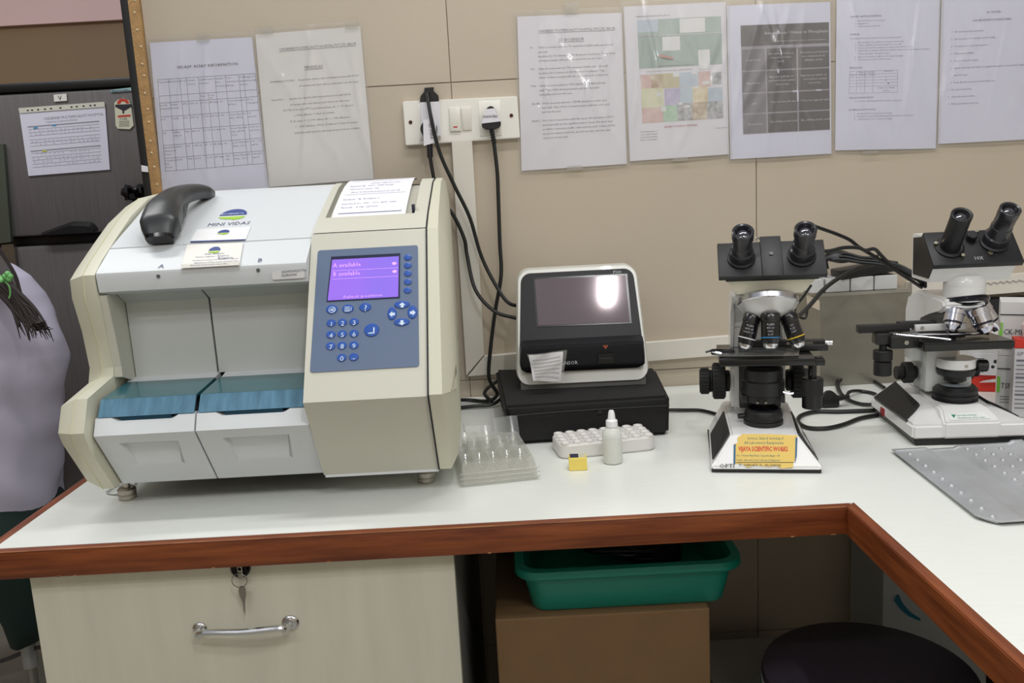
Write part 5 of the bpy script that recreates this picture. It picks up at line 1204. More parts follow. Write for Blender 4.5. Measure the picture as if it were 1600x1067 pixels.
def bump(u, v):
    global bm0
    if bm0 is None:
        q = B().lathe((0, 0, 0), (0, 0, 1), [(.0042, 0), (.0036, .0016), (.0020, .0028), (.0003, .0031)], 10).obj('bump', tm, tr); bm0 = q.data
    else:
        q = bpy.data.objects.new('bump', bm0); COL.objects.link(q); q.parent = tr
    q.location = tpt(u, v) - V(tr.location)
for k in range(10): bump(.062, .075 + k * .095)
for r in range(3):
    for k in range(10):
        v_ = .05 + k * .094 + r * .012
        if v_ < .96: bump((.108 + r * .0235) / .31, v_)
for k in range(10): bump(.68, .04 + k * .095)

# ================================================================== RIGHT BACK CORNER
gbm = M('brushed_box', (.60, .585, .54), .30, .55, noise=.10, nscale=5, bump=.05, bscale=500, stretch=(1, 1, 8))
gb = thing('metal_box', 'large grey brushed metal box with a sticker, standing between the microscopes', 'box', (.69, -.03, .80))
fp_ = [(.598, -.072), (.770, -.072), (.775, -.006), (.566, -.006)]
B().loft([[(x, y, .8005) for x, y in fp_], [(x, y, .978) for x, y in fp_]]).obj('box_body', gbm, gb, smooth=False)
B().loft([[(x - .001 + (.002 if x > .7 else 0), y - .001, z) for x, y in fp_] for z in (.978, .984)]).obj('rim', M('rim_steel', (.72, .71, .68), .3, .8), gb, smooth=False)
n_ = V((-.066, -.032, 0)).normalized()
pl_ = [onp(x, y, (.598, -.072, .8), n_, .0006) for x, y in ((1260, 459), (1281, 470), (1281, 485), (1261, 477))]
B().quad(pl_).obj('corner_sticker', M('sticker_cream', (.80, .75, .68), .5), gb, smooth=False)
fm = M('foam_white', (.80, .80, .80), .7)
for k, (x0, x1) in enumerate(((.580, .606), (.610, .656), (.6585, .702), (.7045, .748))):
    t = thing('small_white_box', ['white perforated foam rack on the metal box, leftmost and half behind the eyepieces', 'white perforated foam rack on the metal box, second from the left', 'white perforated foam rack on the metal box, second from the right', 'white perforated foam rack on the metal box, rightmost below the black adapter'][k], 'rack', ((x0 + x1) / 2, -.04, .984), 'white racks on the metal box')
    B().box((x0, -.066, .9845), (x1, -.012, 1.0115), .0015).obj('rack_body', fm, t, smooth=False)
    b = B()
    for i in range(int((x1 - x0) / .0085)):
        for j in range(5): b.lathe((x0 + .006 + i * .0085, -.060 + j * .0105, 1.0112), (0, 0, 1), [(.0030, 0), (.0028, .0008), (.0004, .0008)], 8)
    b.obj('hole_pattern', M('hole_grey', (.42, .42, .43), .8), t)
ad = thing('power_adapter', 'flat black adapter brick lying under cables on the white racks', 'adapter', (.70, -.04, 1.012))
AM = Matrix.Translation((.694, -.042, 1.0125)) @ Matrix.Rotation(math.radians(-6), 4, 'Y') @ Matrix.Rotation(math.radians(3), 4, 'Z')
B(AM).box((-.058, -.024, .0), (.058, .024, .019), .003).obj('adapter_body', black, ad)
def cpx(l, y0, y1=None):
    n = len(l); y1 = y0 if y1 is None else y1
    return [atw(x, y, y0 + (y1 - y0) * i / (n - 1)) for i, (x, y) in enumerate(l)]
gpc = 'black cables heaped between the two microscopes'
def cable(name, label, pts, r=.0030, group=gpc, cat='cable'):
    o = B().tube(pts, r, 8).obj(name, cordm); tag(o, label, cat, group); return o
cable('cable', 'black cable arching from behind the left microscope head over to the right one', cpx([(1252, 351), (1262, 350), (1283, 357), (1308, 366), (1328, 375), (1342, 386), (1362, 398), (1384, 412), (1408, 428), (1428, 441), (1440, 449)], -.365, -.25))
cable('cable', 'black cable sagging from the right edge of the left eyepiece plate across the adapter', cpx([(1280, 392), (1296, 392), (1318, 387), (1340, 387), (1352, 391), (1366, 389), (1376, 398), (1390, 412), (1408, 422), (1430, 434), (1444, 446)], -.36, -.25))
cable('cable', 'thick black cable curving from the left nosepiece up to the adapter', cpx([(1238, 497), (1252, 490), (1268, 474), (1285, 454), (1308, 436), (1334, 422), (1360, 414), (1385, 408)], -.36, -.09), .0038)
cable('cable', 'short black cable looped at the left end of the heap', cpx([(1293, 420), (1291, 405), (1296, 392), (1312, 398), (1330, 408), (1352, 404), (1372, 400)], -.10, -.10))
cable('cable', 'thin black cable hanging down behind the left microscope', cpx([(1268, 445), (1254, 465), (1243, 480), (1244, 492), (1258, 497), (1262, 480)], -.10, -.08), .0024)
for k, lb_ in enumerate(('upper', 'middle', 'lower')):
    cable('cable', lb_ + ' of three black cable strands bunched over the white racks', cpx([(1296, 400 + k * 3), (1320, 396 + k * 5), (1345, 402 + k * 4), (1368, 404 + k * 4), (1390, 410 + k * 3), (1412, 418 + k * 4), (1436, 432 + k * 3), (1446, 442 + k * 3)], -.09 - .008 * k, -.26))
tag(B().tube(cpx([(1290, 404), (1306, 401), (1324, 402), (1340, 406)], -.105), lambda t: .004 + .010 * math.sin(PI * min(1, t * 1.1)) , 10, flat=.7).obj('plug', black), 'black plug lying in the cables at the left end of the adapter', 'plug')
tag(B().tube(cpx([(1418, 426), (1428, 432), (1438, 437)], -.15), .0052, 10).obj('connector', black), 'black barrel connector at the right end of the cables near the right microscope', 'connector')
# cables on the counter between the microscopes
def cz(l, z=.8042): return [atz(x, y, z) for x, y in l]
pl2 = thing('mains_lead', 'black mains plug and cord lying on the counter right of the left microscope', 'cord', atz(1296, 636))
pb = cz([(1284, 636), (1311, 637)], .8006)
c0 = (pb[0] + pb[1]) / 2
QM = Matrix.Translation((c0.x, c0.y + .006, .8008))
b = B(QM).loft([[(-.015, -.009, 0), (.015, -.009, 0), (.015, .009, 0), (-.015, .009, 0)], [(-.0155, -.010, .008), (.0155, -.010, .008), (.0155, .010, .008), (-.0155, .010, .008)], [(-.014, -.008, .020), (.014, -.008, .020), (.012, .008, .020), (-.012, .008, .020)], [(-.006, -.005, .029), (.005, -.005, .029), (.004, .005, .029), (-.005, .005, .029)]])
bmesh.ops.bevel(b.bm, geom=list(b.bm.edges), offset=.0015, segments=2, affect='EDGES'); b.obj('plug', black, pl2)
q0 = V((c0.x + .014, c0.y + .005, .815))
B().tube([q0, q0 + V((.022, .003, .002))], lambda t: .0055 - .002 * t, 10).obj('strain_relief', rubber, pl2)
B().tube([q0 + V((.018, .0025, .0015)), atz(1328, 612, .812), atz(1345, 611, .8045), atz(1368, 616, .8045), V((.640, -.245, .812))], .0032, 8).obj('cord', cordm, pl2)
cable('cord', 'black cord looping up behind the mains plug to the right microscope', [atz(1372, 632, .806), atz(1345, 631, .8042), atz(1322, 622, .8042), atz(1309, 606, .8060), atz(1312, 588, .812), atz(1340, 581, .806), atz(1362, 593, .8045), atz(1382, 606, .8060)], .0032, None, 'cord')
cable('cord', 'thin black cord running behind the mains plug toward the metal box', [atz(1316, 618, .8112), atz(1310, 600, .8120), atz(1325, 585, .8110), atz(1350, 577, .8045), atz(1386, 577, .8045)], .0026, None, 'cord')
cable('cord', 'black cord lying as a flat U-shaped loop between the microscope bases', cz([(1372, 648), (1345, 653), (1318, 663), (1290, 669), (1262, 668), (1247, 659), (1252, 649), (1275, 643), (1310, 643), (1340, 642), (1366, 641)], .8040), .0036, None, 'cord')
# shelf board and things at the far right
sh = thing('wall_shelf', 'white plastic ledge with a wavy groove on the wall behind the right microscope', 'shelf', (.98, 0, .97))
pz = [atw(x, y, -.03) for x, y in ((1425, 442), (1660, 424), (1660, 451), (1425, 470))]
b = B().loft([[V((q.x, -.001, q.z)) for q in pz], pz]); b.obj('ledge_body', trk, sh, smooth=False)
B().tube([atw(1533 + k * 5, 444 - k * .42 + (1.3 if k % 2 else -1.3), -.0305) for k in range(22)], .0011, 5).obj('wavy_groove', M('groove', (.62, .58, .58), .7), sh)
o = B().loft([[V((q[0], y, q[1])) for q in ((.93, .800), (1.12, .800), (1.12, .948), (.93, .948))] for y in (-.03, -.002)]).obj('leaning_board', M('panel_black', (.09, .09, .11), .5), smooth=False)
tag(o, 'black panel leaning on the wall under the white ledge at far right', 'panel')
bxw = M('box_white', (.84, .84, .84), .55)
def cbox(name, label, a, c, mat, rot=0):
    t = thing(name, label, 'box', ((a[0] + c[0]) / 2, (a[1] + c[1]) / 2, a[2]))
    B().box(a, c, .0008).obj('carton', mat, t, smooth=False)
    return t
g_lim = M('label_lime', (.50, .78, .30), .5)
for k, (z0, z1, wd_, lab) in enumerate(((.8005, .893, 'TSR F', 'white carton marked TSR F with a green stripe, lower of two behind the right microscope'), (.8935, .986, 'CK-MB', 'white carton marked CK-MB with a green stripe, upper of two behind the right microscope'))):
    t = cbox('reagent_box', lab, (.823, -.292, z0), (.868, -.235, z1), bxw)
    B().box((.8225, -.2935, z0 + .030), (.8275, -.2915, z0 + .057)).obj('green_stripe', g_lim, t, smooth=False)
    b = B(); b.text(wd_, frame((.8285, -.2930, z0 + .037), (1, 0, 0), (0, 0, 1)), .0135, sx=.75)
    b.box((.8225, -.2930, z0 + .070), (.868, -.2918, z0 + .0715)); b.obj('lettering', inkd, t, smooth=False)
    b = B()
    for i in range(3): b.box((.828, -.2928, z0 + .012 + i * .005), (.846, -.2918, z0 + .0128 + i * .005))
    b.obj('small_print', ink, t, smooth=False)
    turn(t, .823, -.292, -27)
t = cbox('reagent_box', 'red and white carton with a picture label behind the right microscope stage', (.826, -.160, .8005), (.898, -.09, .905), M('box_red', (.80, .18, .12), .5))
B().box((.8255, -.1612, .858), (.8985, -.0895, .9056)).obj('white_top', bxw, t, smooth=False)
B().box((.846, -.1625, .832), (.8975, -.1610, .872)).obj('picture_label', M('label_grey', (.86, .86, .88), .5), t, smooth=False)
b = B(); b.ball((.884, -.1627, .858), .0035, (1, .1, 1)); b.ball((.890, -.1627, .850), .0035, (1, .1, 1)); b.ball((.880, -.1627, .848), .003, (1, .1, 1))
for i in range(4): b.box((.849, -.1630, .838 + i * .008), (.866, -.1624, .8392 + i * .008))
b.obj('label_print', inkd, t, smooth=False)
B().quad([(.858, -.1630, .818), (.896, -.1630, .820), (.896, -.1630, .828), (.866, -.1630, .822)], .0004, (0, -1, 0)).obj('white_flash', bxw, t, smooth=False)
turn(t, .826, -.160, -22)
o = B().box((.795, -.13, .8005), (.822, -.10, .93), .001).obj('orange_box', M('box_orange', (.82, .52, .20), .5), smooth=False); tag(o, 'orange carton seen between the chrome objectives of the right microscope', 'box')
t = thing('tall_box', 'tall pale carton with grey print and a red top, cut by the right frame edge', 'box', (.865, -.33, .80))
B().box((.8195, -.345, .8005), (.905, -.319, .916), .0008).obj('carton', M('box_pale', (.80, .79, .81), .5), t, smooth=False)
B().box((.8190, -.3455, .9165), (.9055, -.3185, .932), .0008).obj('red_lid', M('box_red', (.80, .18, .12), .5), t, smooth=False)
b = B(); b.text('QPV1 Cal', frame((.8225, -.3458, .905), (1, 0, 0), (0, 0, 1)), .008)
for i in range(12): b.box((.823, -.3462, .895 - i * .0072), (.823 + random.uniform(.03, .07), -.3455, .8963 - i * .0072 + (.0015 if i % 4 == 0 else 0)))
b.obj('lettering', ink, t, smooth=False)
turn(t, .8195, -.345, -20)
b = B().loft([[(.850 + .016 * math.cos(a), -.342 + .006 * math.sin(a), .933) for a in [2 * PI * k / 16 for k in range(16)]][::1], [(.868 + .040 * math.cos(a), -.345 + .013 * math.sin(a), .955) for a in [2 * PI * k / 16 for k in range(16)]], [(.885 + .042 * math.cos(a), -.345 + .014 * math.sin(a), .975) for a in [2 * PI * k / 16 for k in range(16)]], [(.895 + .022 * math.cos(a), -.345 + .010 * math.sin(a), 1.005) for a in [2 * PI * k / 16 for k in range(16)]]])
tag(b.obj('plastic_bag', M('bag_pink', (.84, .76, .75), .3, alpha=.75)), 'pinkish translucent plastic bag resting on the tall pale carton at the right edge', 'bag')

# ================================================================== FRIDGE
frm = M('fridge_grey', (.43, .415, .42), .35, noise=.22, nscale=22, stretch=(14, 1, .35))
fr = thing('refrigerator', 'dark grey two-door refrigerator with papers stuck on it, behind the left end of the wall', 'refrigerator', (-1.05, .85, 0))
B().box((-1.40, .60, .03), (-.74, 1.22, 1.515), .01).obj('cabinet_body', M('fridge_side', (.18, .18, .19), .4), fr)
B().box((-1.40, .55, 1.1535), (-.74, .598, 1.510), .008).obj('freezer_door', frm, fr)
ld = B().box((-1.40, .55, .08), (-.74, .598, 1.128), .008).obj('lower_door', frm, fr)
B().box((-1.405, .545, 1.512), (-.735, 1.22, 1.535), .006).obj('top_trim', black, fr)
B().box((-1.40, .575, 1.128), (-.74, .600, 1.1535), .003).obj('door_gap', black, fr)
b = B().loft([rnd_poly([V((x, .5475, z)) for x, z in ((-1.20, 1.160), (-1.045, 1.160), (-1.06, 1.182), (-1.11, 1.186))], .008), [q + V((0, -.02, -.004)) for q in rnd_poly([V((x, .5475, z)) for x, z in ((-1.19, 1.160), (-1.05, 1.160), (-1.065, 1.176), (-1.11, 1.180))], .006)]]); b.obj('handle_recess', black, fr)
hh = [atw(x, y, .537) for x, y in ((-6, 225), (5, 225), (17, 378), (-2, 380))]
B().loft([hh, [q + V((0, .012, 0)) for q in hh]]).obj('handle', M('handle_green_grey', (.42, .46, .42), .25, .6), fr, smooth=False, label='grey upright handle at the left of the doors')
hh = [atw(x, y, .537) for x, y in ((2, 383), (21, 381), (26, 420), (5, 425))]
B().loft([hh, [q + V((0, .012, 0)) for q in hh]]).obj('handle', steel, fr, smooth=False)
YR = .549
def FR(px, py, o_=0): return atw(px, py, YR - o_)
t = thing('schedule_sheet', 'white landscape chart with a hanging strip stuck on the freezer door', 'chart', FR(102, 220))
B().quad([FR(30, 171, .001), FR(164, 160, .001), FR(172, 265, .001), FR(45, 275, .001)], .0015, (0, -1, 0)).obj('sheet', paperl, t, smooth=False)
B().quad([FR(29, 169, .003), FR(163, 159, .003), FR(164, 167, .003), FR(31, 177, .003)], .0012, (0, -1, 0)).obj('hanging_strip', M('strip_cream', (.82, .82, .78), .5), t, smooth=False)
for k in (0.1, .15, .22, .30, .37, .48, .61, .67, .75, .83, .88): B().ball(FR(30 + 134 * k, 173.5 - 10.5 * k, .0046), .0028, (1, .2, .7), 8).obj('punch_hole', M('hole_dark', (.2, .2, .22), .7), t)
b = B(); sf = (FR(164, 160) - FR(30, 171)).normalized(); sz_ = V((-sf.z, 0, sf.x))
b.text('UNDERREE MULTISPECIALITY HOSPITAL', frame(FR(68, 187.5, .003), sf, sz_), .0085, sx=1.0)
b.text('Department of Laboratory Medicine', frame(FR(72, 192, .003), sf, sz_), .006, sx=.9)
def gl(x0, y0, x1, y1, h=.0012):
    a_, c_ = FR(x0, y0, .003), FR(x1, y1, .003); b.quad([a_, c_, c_ + V((0, 0, h)), a_ + V((0, 0, h))])
for row, y in enumerate((199, 203, 208, 213, 219, 224, 229, 237, 240, 246, 251, 257, 262)): gl(43 + row * .7, y, 155 + row * .35, y - 9, .0007 if row not in (0, 7) else .0022)
b.obj('lettering', M('ink_faint', (.55, .55, .60), .8), t, smooth=False)
b = B()
for row, y in enumerate((206, 211, 222, 227, 242, 249, 254, 260)):
    for k in range(16):
        if random.random() < .8: x = 47 + row * .9 + k * 6.6; b.text(random.choice(['12', '8', '4.5', '7', '36', '2-8', 'ok', '5']), frame(FR(x, y - (x - 45) * .08 + 1, .003), sf, sz_), .0055)
b.obj('table_figures', M('ink_lilac', (.60, .60, .68), .8), t, smooth=False)
for x, y, c_ in ((52, 199, (.25, .60, .80)), (81, 195, (.25, .60, .80)), (66, 235, (.80, .80, .25))):
    B().quad([FR(x, y, .0032), FR(x + 7, y - .7, .0032), FR(x + 7, y + 1.5, .0032), FR(x, y + 2.2, .0032)]).obj('highlight', M('hl%.2f' % c_[0], c_, .7), t, smooth=False, label='coloured highlighter mark')
t = thing('letter_tag', 'small white tag with the letter V taped near the top of the fridge', 'tag', FR(94, 153))
B().quad([FR(84, 148, .001), FR(104, 146.5, .001), FR(105, 157.5, .001), FR(85, 159, .001)], .0012, (0, -1, 0)).obj('tag_paper', paperc, t, smooth=False)
B().text('V', frame(FR(91, 156.5, .003), sf, sz_), .016).obj('lettering', inkd, t, smooth=False)
t = thing('door_sticker', 'pale blue pill-shaped name sticker above the energy label on the fridge', 'sticker', FR(189, 142))
B().loft([[q for q in rnd_poly([FR(172, 144.5, .001), FR(206, 142, .001), FR(206, 139, .001) + V((0, 0, .004)), FR(172, 140.5, .001)], .004)], [q + V((0, -.001, 0)) for q in rnd_poly([FR(172, 144.5, .001), FR(206, 142, .001), FR(206, 139, .001) + V((0, 0, .004)), FR(172, 140.5, .001)], .004)]]).obj('sticker_base', M('sticker_sky', (.62, .75, .78), .4), t, smooth=False)
B().text('Nova Combine', frame(FR(175, 144, .0026), sf, sz_), .0075, sx=.95).obj('lettering', inkd, t, smooth=False)
t = thing('energy_label', 'cream energy rating label with red arc and black band on the fridge', 'label', FR(195, 175))
el = [FR(x, y, .001) for x, y in ((179, 161), (184, 156), (193, 153.5), (202, 157), (205, 165), (209, 196), (203, 202), (184, 201), (181, 196))]
B().loft([el, [q + V((0, -.0012, 0)) for q in el]]).obj('label_base', M('label_cream', (.84, .84, .76), .5), t, smooth=False)
b = B(); c_ = FR(192.5, 162, .0026)
A = [[c_ + V((math.cos(a) * r, 0, math.sin(a) * r * .8)) for a in [PI * k / 14 for k in range(15)]] for r in (.007, .0155)]
b.loft(A, cap=False, closed=False); b.quad([FR(184, 180.5, .0026), FR(204, 179, .0026), FR(204, 182, .0026), FR(184, 183.5, .0026)]); b.obj('red_arc', M('label_red', (.78, .25, .18), .5), t, smooth=False)
b = B(); b.quad([FR(180, 163.5, .0026), FR(206, 162.5, .0026), FR(206, 166.5, .0026), FR(195, 173, .0026), FR(192, 173, .0026), FR(180, 167, .0026)])
b.box(tuple(FR(191.5, 177, .003)), tuple(FR(193.5, 172, .0026))); b.text('POWER', frame(FR(187, 187.5, .0026), sf, sz_), .0055)
for y in (189.5, 192, 194.5, 197): b.quad([FR(186, y, .0026), FR(202, y - 1, .0026), FR(202, y - .4, .0026), FR(186, y + .6, .0026)])
b.obj('label_print', inkd, t, smooth=False)
rn = random.Random(3)
b = B().grid(lambda u, v: atw(195 + 36 * u, 293 + 20 * v - 2 * u, .52 + .012 * math.sin(u * 11) * math.cos(v * 9) + .01 * math.sin(u * 23 + v * 5)), 16, 8)
ob = b.obj('black_bag', M('bag_black', (.06, .06, .07), .2)); md = ob.modifiers.new('solid', 'SOLIDIFY'); md.thickness = .01
tag(ob, 'black crumpled plastic bag stuck on the fridge door beside the end of the tiled wall', 'bag')

# ================================================================== PERSON ON A STOOL
pr = thing('person', 'person seated with back turned in a white lab coat, dark ponytail tied with green band', 'person', (-1.05, .20, .62))
coat = M('coat_white', (.75, .73, .81), .75, noise=.06, nscale=7, bump=.9, bscale=22)
skin = M('skin', (.45, .30, .22), .5)
kurt = M('kurta_green', (.03, .15, .13), .8, noise=.25, nscale=9)
hairm = M('hair', (.135, .08, .075), .6, noise=.3, nscale=40, stretch=(30, 30, 2))
def skinned(name, joints, edges, mat, par, sub=2, root=0):
    me = bpy.data.meshes.new(name)
    me.from_pydata([j[0] for j in joints], edges, [])
    o = bpy.data.objects.new(name, me); COL.objects.link(o)
    sk = o.modifiers.new('skin', 'SKIN')
    for v, j in zip(me.skin_vertices[0].data, joints): v.radius = j[1]
    me.skin_vertices[0].data[root].use_root = True
    sb_ = o.modifiers.new('sub', 'SUBSURF'); sb_.levels = sub; sb_.render_levels = sub
    bpy.context.view_layer.update()
    m2_ = bpy.data.meshes.new_from_object(o.evaluated_get(bpy.context.evaluated_depsgraph_get()))
    bpy.data.objects.remove(o)
    for p in m2_.polygons: p.use_smooth = True
    m2_.materials.clear(); m2_.materials.append(mat)
    q = bpy.data.objects.new(name, m2_); COL.objects.link(q); q.parent = par; q.location = -V(par.location)
    return q
PX, PY = -1.19, .16
J = [((PX, PY, .56), (.14, .11)), ((PX - .005, PY + .01, .70), (.12, .10)), ((PX - .01, PY + .02, .88), (.13, .10)), ((PX - .02, PY + .03, .99), (.11, .085)), ((PX - .04, PY + .04, 1.09), (.050, .05)), ((PX - .06, PY + .06, 1.16), (.048, .05)), ((PX - .085, PY + .085, 1.23), (.075, .085)), ((PX - .09, PY + .095, 1.30), (.060, .072)),
     ((PX + .100, PY + .03, .99), (.050, .05)), ((PX + .120, PY + .03, .88), (.045, .045)), ((PX + .105, PY + .06, .77), (.040, .040)), ((PX + .03, PY + .20, .76), (.033, .033)), ((PX - .01, PY + .26, .77), (.027, .02)),
     ((PX - .16, PY + .05, .99), (.050, .05)), ((PX - .19, PY + .07, .87), (.045, .045)), ((PX - .19, PY + .10, .77), (.040, .040)), ((PX - .20, PY + .21, .76), (.033, .033)), ((PX - .19, PY + .26, .77), (.027, .02)),
     ((PX + .00, PY + .10, .52), (.085, .08)), ((PX - .22, PY + .26, .50), (.062, .062)), ((PX - .25, PY + .27, .30), (.048, .048)), ((PX - .26, PY + .28, .10), (.038, .038)), ((PX - .36, PY + .30, .045), (.035, .03)),
     ((PX - .14, PY + .02, .52), (.085, .08)), ((PX - .38, PY + .10, .50), (.062, .062)), ((PX - .41, PY + .11, .30), (.048, .048)), ((PX - .42, PY + .12, .10), (.038, .038)), ((PX - .52, PY + .14, .045), (.035, .03))]
Ed = [(0, 1), (1, 2), (2, 3), (3, 4), (4, 5), (5, 6), (6, 7), (3, 8), (8, 9), (9, 10), (10, 11), (11, 12), (3, 13), (13, 14), (14, 15), (15, 16), (16, 17), (0, 18), (18, 19), (19, 20), (20, 21), (21, 22), (0, 23), (23, 24), (24, 25), (25, 26), (26, 27)]
skinned('body', J, Ed, skin, pr)
for s, hx_, hy_ in ((1, PX - .01, PY + .26), (-1, PX - .19, PY + .26)):
    for k in range(4): skinned('finger', [((hx_ - s * .018 + s * k * .012, hy_ + .01, .772), (.009, .009)), ((hx_ - s * .02 + s * k * .012, hy_ + .045, .772), (.008, .008)), ((hx_ - s * .02 + s * k * .012, hy_ + .065 + .006 * (k in (1, 2)), .758), (.007, .007))], [(0, 1), (1, 2)], skin, pr, 1)
    skinned('thumb', [((hx_ - s * .02, hy_ - .01, .768), (.010, .010)), ((hx_ - s * .042, hy_ + .015, .762), (.009, .009)), ((hx_ - s * .045, hy_ + .035, .756), (.008, .008))], [(0, 1), (1, 2)], skin, pr, 1)
def ell(cx_, cy_, z, a, c_, n=40, k=0.0):
    return [(cx_ + (a + k * math.sin(5 * t + z * 17)) * math.cos(t), cy_ + (c_ + k * math.cos(4 * t + z * 19)) * math.sin(t), z) for t in [2 * PI * i / n for i in range(n)]]
# the coat's right side: x where it ends at each height; its left side mirrors it more loosely
secs = [(.545, -1.062, .16, .006), (.60, -1.055, .165, .007), (.70, -1.040, .160, .006), (.78, -1.028, .150, .006), (.84, -1.010, .145, .005), (.90, -.992, .140, .005), (.94, -.993, .140, .004), (1.0, -1.005, .135, .003), (1.04, -1.022, .125, .002), (1.08, -1.048, .105, .001), (1.105, -1.078, .085, .001), (1.125, -1.115, .07, 0), (1.14, -1.150, .055, 0)]
sx_ = [(z, PX - .01 + (xr - PX + .01) / 2 - .06 * (z < 1.06), ((xr - PX + .01) / 2 + .06 * (z < 1.06)) if False else 0, c_, k, xr) for z, xr, c_, k in secs]
rows_ = []
for z, xr, c_, k in secs:
    xl = 2 * (PX - .03 - .02 * (z > .9)) - xr
    rows_.append(ell((xl + xr) / 2, PY + .015, z, (xr - xl) / 2, c_, 72, k * 1.2))
dn_ = []
for a_, b_ in zip(rows_, rows_[1:]):
    for q in range(5): dn_.append([V(x).lerp(V(y), q / 5) for x, y in zip(a_, b_)])
dn_.append([V(x) for x in rows_[-1]])
for rw in dn_:
    for i, p_ in enumerate(rw):
        w_ = mnoise.noise(V(((p_.x + p_.z * .6) * 16, p_.y * 9, (p_.z - p_.x * .5) * 7))) + .5 * mnoise.noise(V((p_.x * 30, p_.y * 14, (p_.z + p_.x) * 15)))
        d_ = V((p_.x - PX, p_.y - PY, 0)).normalized(); rw[i] = p_ + d_ * w_ * .011 * min(1, max(.15, (1.12 - p_.z) * 5))
B().loft(dn_, cap=False).obj('lab_coat', coat, pr, ang=180)
skinned('coat_sleeve', [((PX + .08, PY + .03, .98), (.065, .06)), ((PX + .115, PY + .04, .90), (.064, .06)), ((PX + .108, PY + .06, .80), (.060, .058)), ((PX + .07, PY + .13, .765), (.052, .050)), ((PX + .035, PY + .195, .762), (.046, .044))], [(i, i + 1) for i in range(4)], coat, pr)
skinned('coat_sleeve', [((PX - .14, PY + .04, .98), (.065, .06)), ((PX - .185, PY + .06, .90), (.062, .06)), ((PX - .19, PY + .09, .79), (.058, .056)), ((PX - .198, PY + .15, .765), (.050, .050)), ((PX - .20, PY + .20, .762), (.046, .044))], [(i, i + 1) for i in range(4)], coat, pr)
B().loft([ell(cx_, PY + .0, z, a, c_, 40, k) for z, cx_, a, c_, k in ((.60, PX + .0, .12, .13, .002), (.53, PX + .02, .15, .15, .006), (.46, PX + .04, .14, .15, .007), (.38, PX + .065, .085, .12, .006), (.31, PX + .06, .065, .10, .006), (.25, PX + .035, .035, .07, .004), (.235, PX + .02, .018, .04, .002))], cap=False).obj('tunic', kurt, pr, ang=180)
for a_ in ([((PX - .03, PY + .00, .57), (.16, .125)), ((PX + .00, PY + .10, .52), (.10, .092)), ((PX - .22, PY + .26, .50), (.073, .073)), ((PX - .25, PY + .27, .42), (.07, .07)), ((PX - .25, PY + .27, .30), (.062, .062)), ((PX - .26, PY + .28, .13), (.058, .058))],
           [((PX - .06, PY + .00, .56), (.15, .12)), ((PX - .16, PY + .03, .52), (.10, .092)), ((PX - .38, PY + .10, .50), (.073, .073)), ((PX - .41, PY + .11, .42), (.07, .07)), ((PX - .41, PY + .11, .30), (.062, .062)), ((PX - .42, PY + .12, .13), (.058, .058))]):
    skinned('trouser_leg', a_, [(i, i + 1) for i in range(5)], kurt, pr)
# face, ears and hair (outside the frame, modelled for completeness)
hc = V((PX - .088, PY + .09, 1.26))
fd = V((-.45, .89, 0)).normalized(); fs_ = V((fd.y, -fd.x, 0))
for s in (-1, 1):
    B().ball(hc + fs_ * s * .082 + V((0, 0, -.005)), .016, (.4, .8, 1.4)).obj('ear', skin, pr)
    B().ball(hc + fd * .085 + fs_ * s * .03 + V((0, 0, .005)), .011).obj('eye', M('eye', (.85, .85, .83), .2), pr)
B().tube([hc + fd * .088 + V((0, 0, .01)), hc + fd * .112 + V((0, 0, -.025)), hc + fd * .09 + V((0, 0, -.032))], .010, 8).obj('nose', skin, pr)
B().tube([hc + fd * .088 + fs_ * -.022 + V((0, 0, -.055)), hc + fd * .096 + V((0, 0, -.054)), hc + fd * .088 + fs_ * .022 + V((0, 0, -.055))], .005, 8).obj('mouth', M('lips', (.50, .25, .23), .5), pr)
b = B().ball(hc - fd * .018 + V((0, 0, .025)), .1, (.92, .98, .95), 24); hr_ = b.obj('hair', hairm, pr)
def strand(l, r, y0, y1): return B().tube([atw(x, y, y0 + (y1 - y0) * i / (len(l) - 1)) for i, (x, y) in enumerate(l)], r, 8, flat=.6)
b = strand([(-92, 345), (-60, 362), (-30, 388), (-8, 415), (8, 436), (18, 458), (30, 482), (45, 502), (60, 516)], lambda t: .036 * (1 - t) ** .8 + .003, .14, .0); b.obj('ponytail', hairm, hr_)
rs_ = random.Random(11)
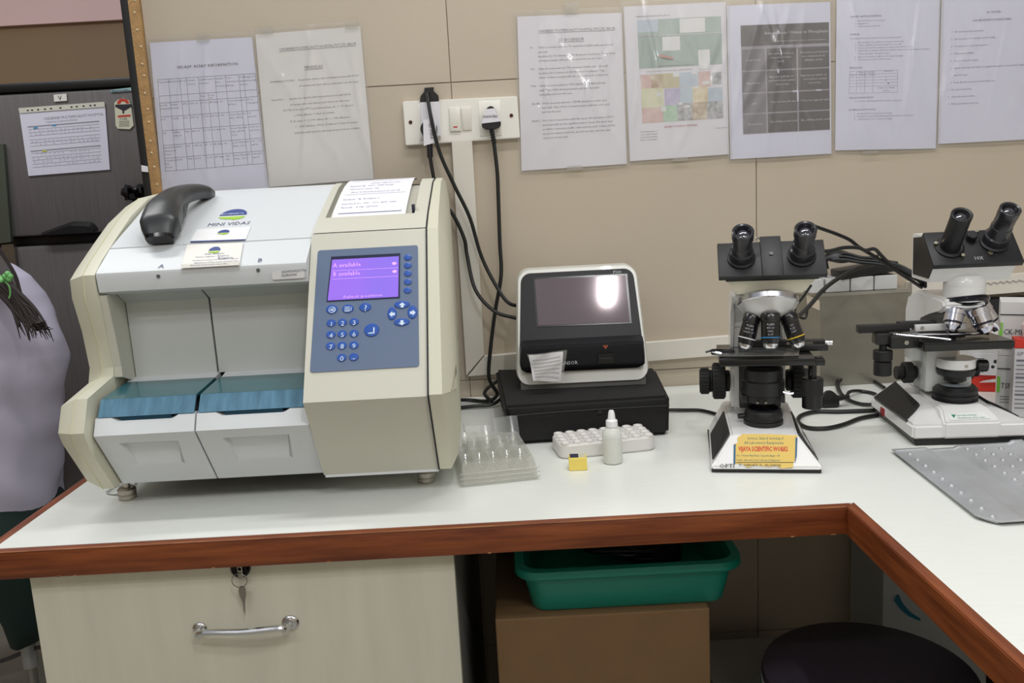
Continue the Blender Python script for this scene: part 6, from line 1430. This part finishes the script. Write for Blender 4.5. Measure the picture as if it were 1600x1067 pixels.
for q_ in range(44):
    ex_, ey_ = rs_.uniform(30, 84), rs_.uniform(500, 534); bx_ = rs_.uniform(-12, 14)
    l = [(bx_, 436 + rs_.uniform(-4, 8)), (bx_ + (ex_ - bx_) * .30 + rs_.uniform(-3, 3), 462 + rs_.uniform(-6, 6)), (bx_ + (ex_ - bx_) * .62 + rs_.uniform(-3, 5), 488 + rs_.uniform(-6, 6)), (bx_ + (ex_ - bx_) * .86, 508 + rs_.uniform(-5, 5)), (ex_, ey_)]
    strand(l, lambda t: .0055 * (1 - t) + .0006, .015, -.005).obj('hair_strand', hairm, hr_)
hb = strand([(-4, 432), (3, 438), (10, 434), (14, 429)], .006, -.02, -.03).obj('hair_tie', M('tie_green', (.45, .72, .42), .4), pr)
b = B()
for x, y in ((12, 428), (16, 432), (8, 432), (14, 436)): b.ball(atw(x, y, -.035), .006, n=8)
b.tube([atw(x, y, -.035) for x, y in ((8, 440), (14, 447), (16, 458), (14, 466))], .0016, 6); b.obj('tie_bead', M('tie_green', (.45, .72, .42), .4), pr)
# the stool under the person
ps = thing('lab_stool', 'grey metal stool column with a foot bar under the seated person', 'stool', (PX + .02, PY, 0))
q = atw(42, 1000, PY)
B().lathe((PX - .02, PY + .02, .405), (0, 0, 1), [(.13, 0), (.14, .006), (.14, .03), (.13, .036)], 32).obj('seat', black, ps)
B().cyl((q.x, PY, .168), (q.x, PY, .40), .0165, bev=.003, n=24).obj('column', M('column_grey', (.62, .62, .62), .35, .4), ps)
B().cyl((q.x, PY, .05), (q.x, PY, .17), .011, n=16).obj('inner_column', steel, ps)
B().tube([atw(-60, 1052, PY), atw(10, 1030, PY), atw(45, 1016, PY), atw(100, 1002, PY)], .005, 8).obj('foot_bar', M('bar_dark', (.30, .30, .31), .4, .5), ps)
for k in range(5):
    a = 2 * PI * k / 5; B().tube([(q.x, PY, .06), (q.x + math.cos(a) * .22, PY + math.sin(a) * .22, .035), (q.x + math.cos(a) * .24, PY + math.sin(a) * .24, .005)], .013, 8).obj('leg', black, ps)
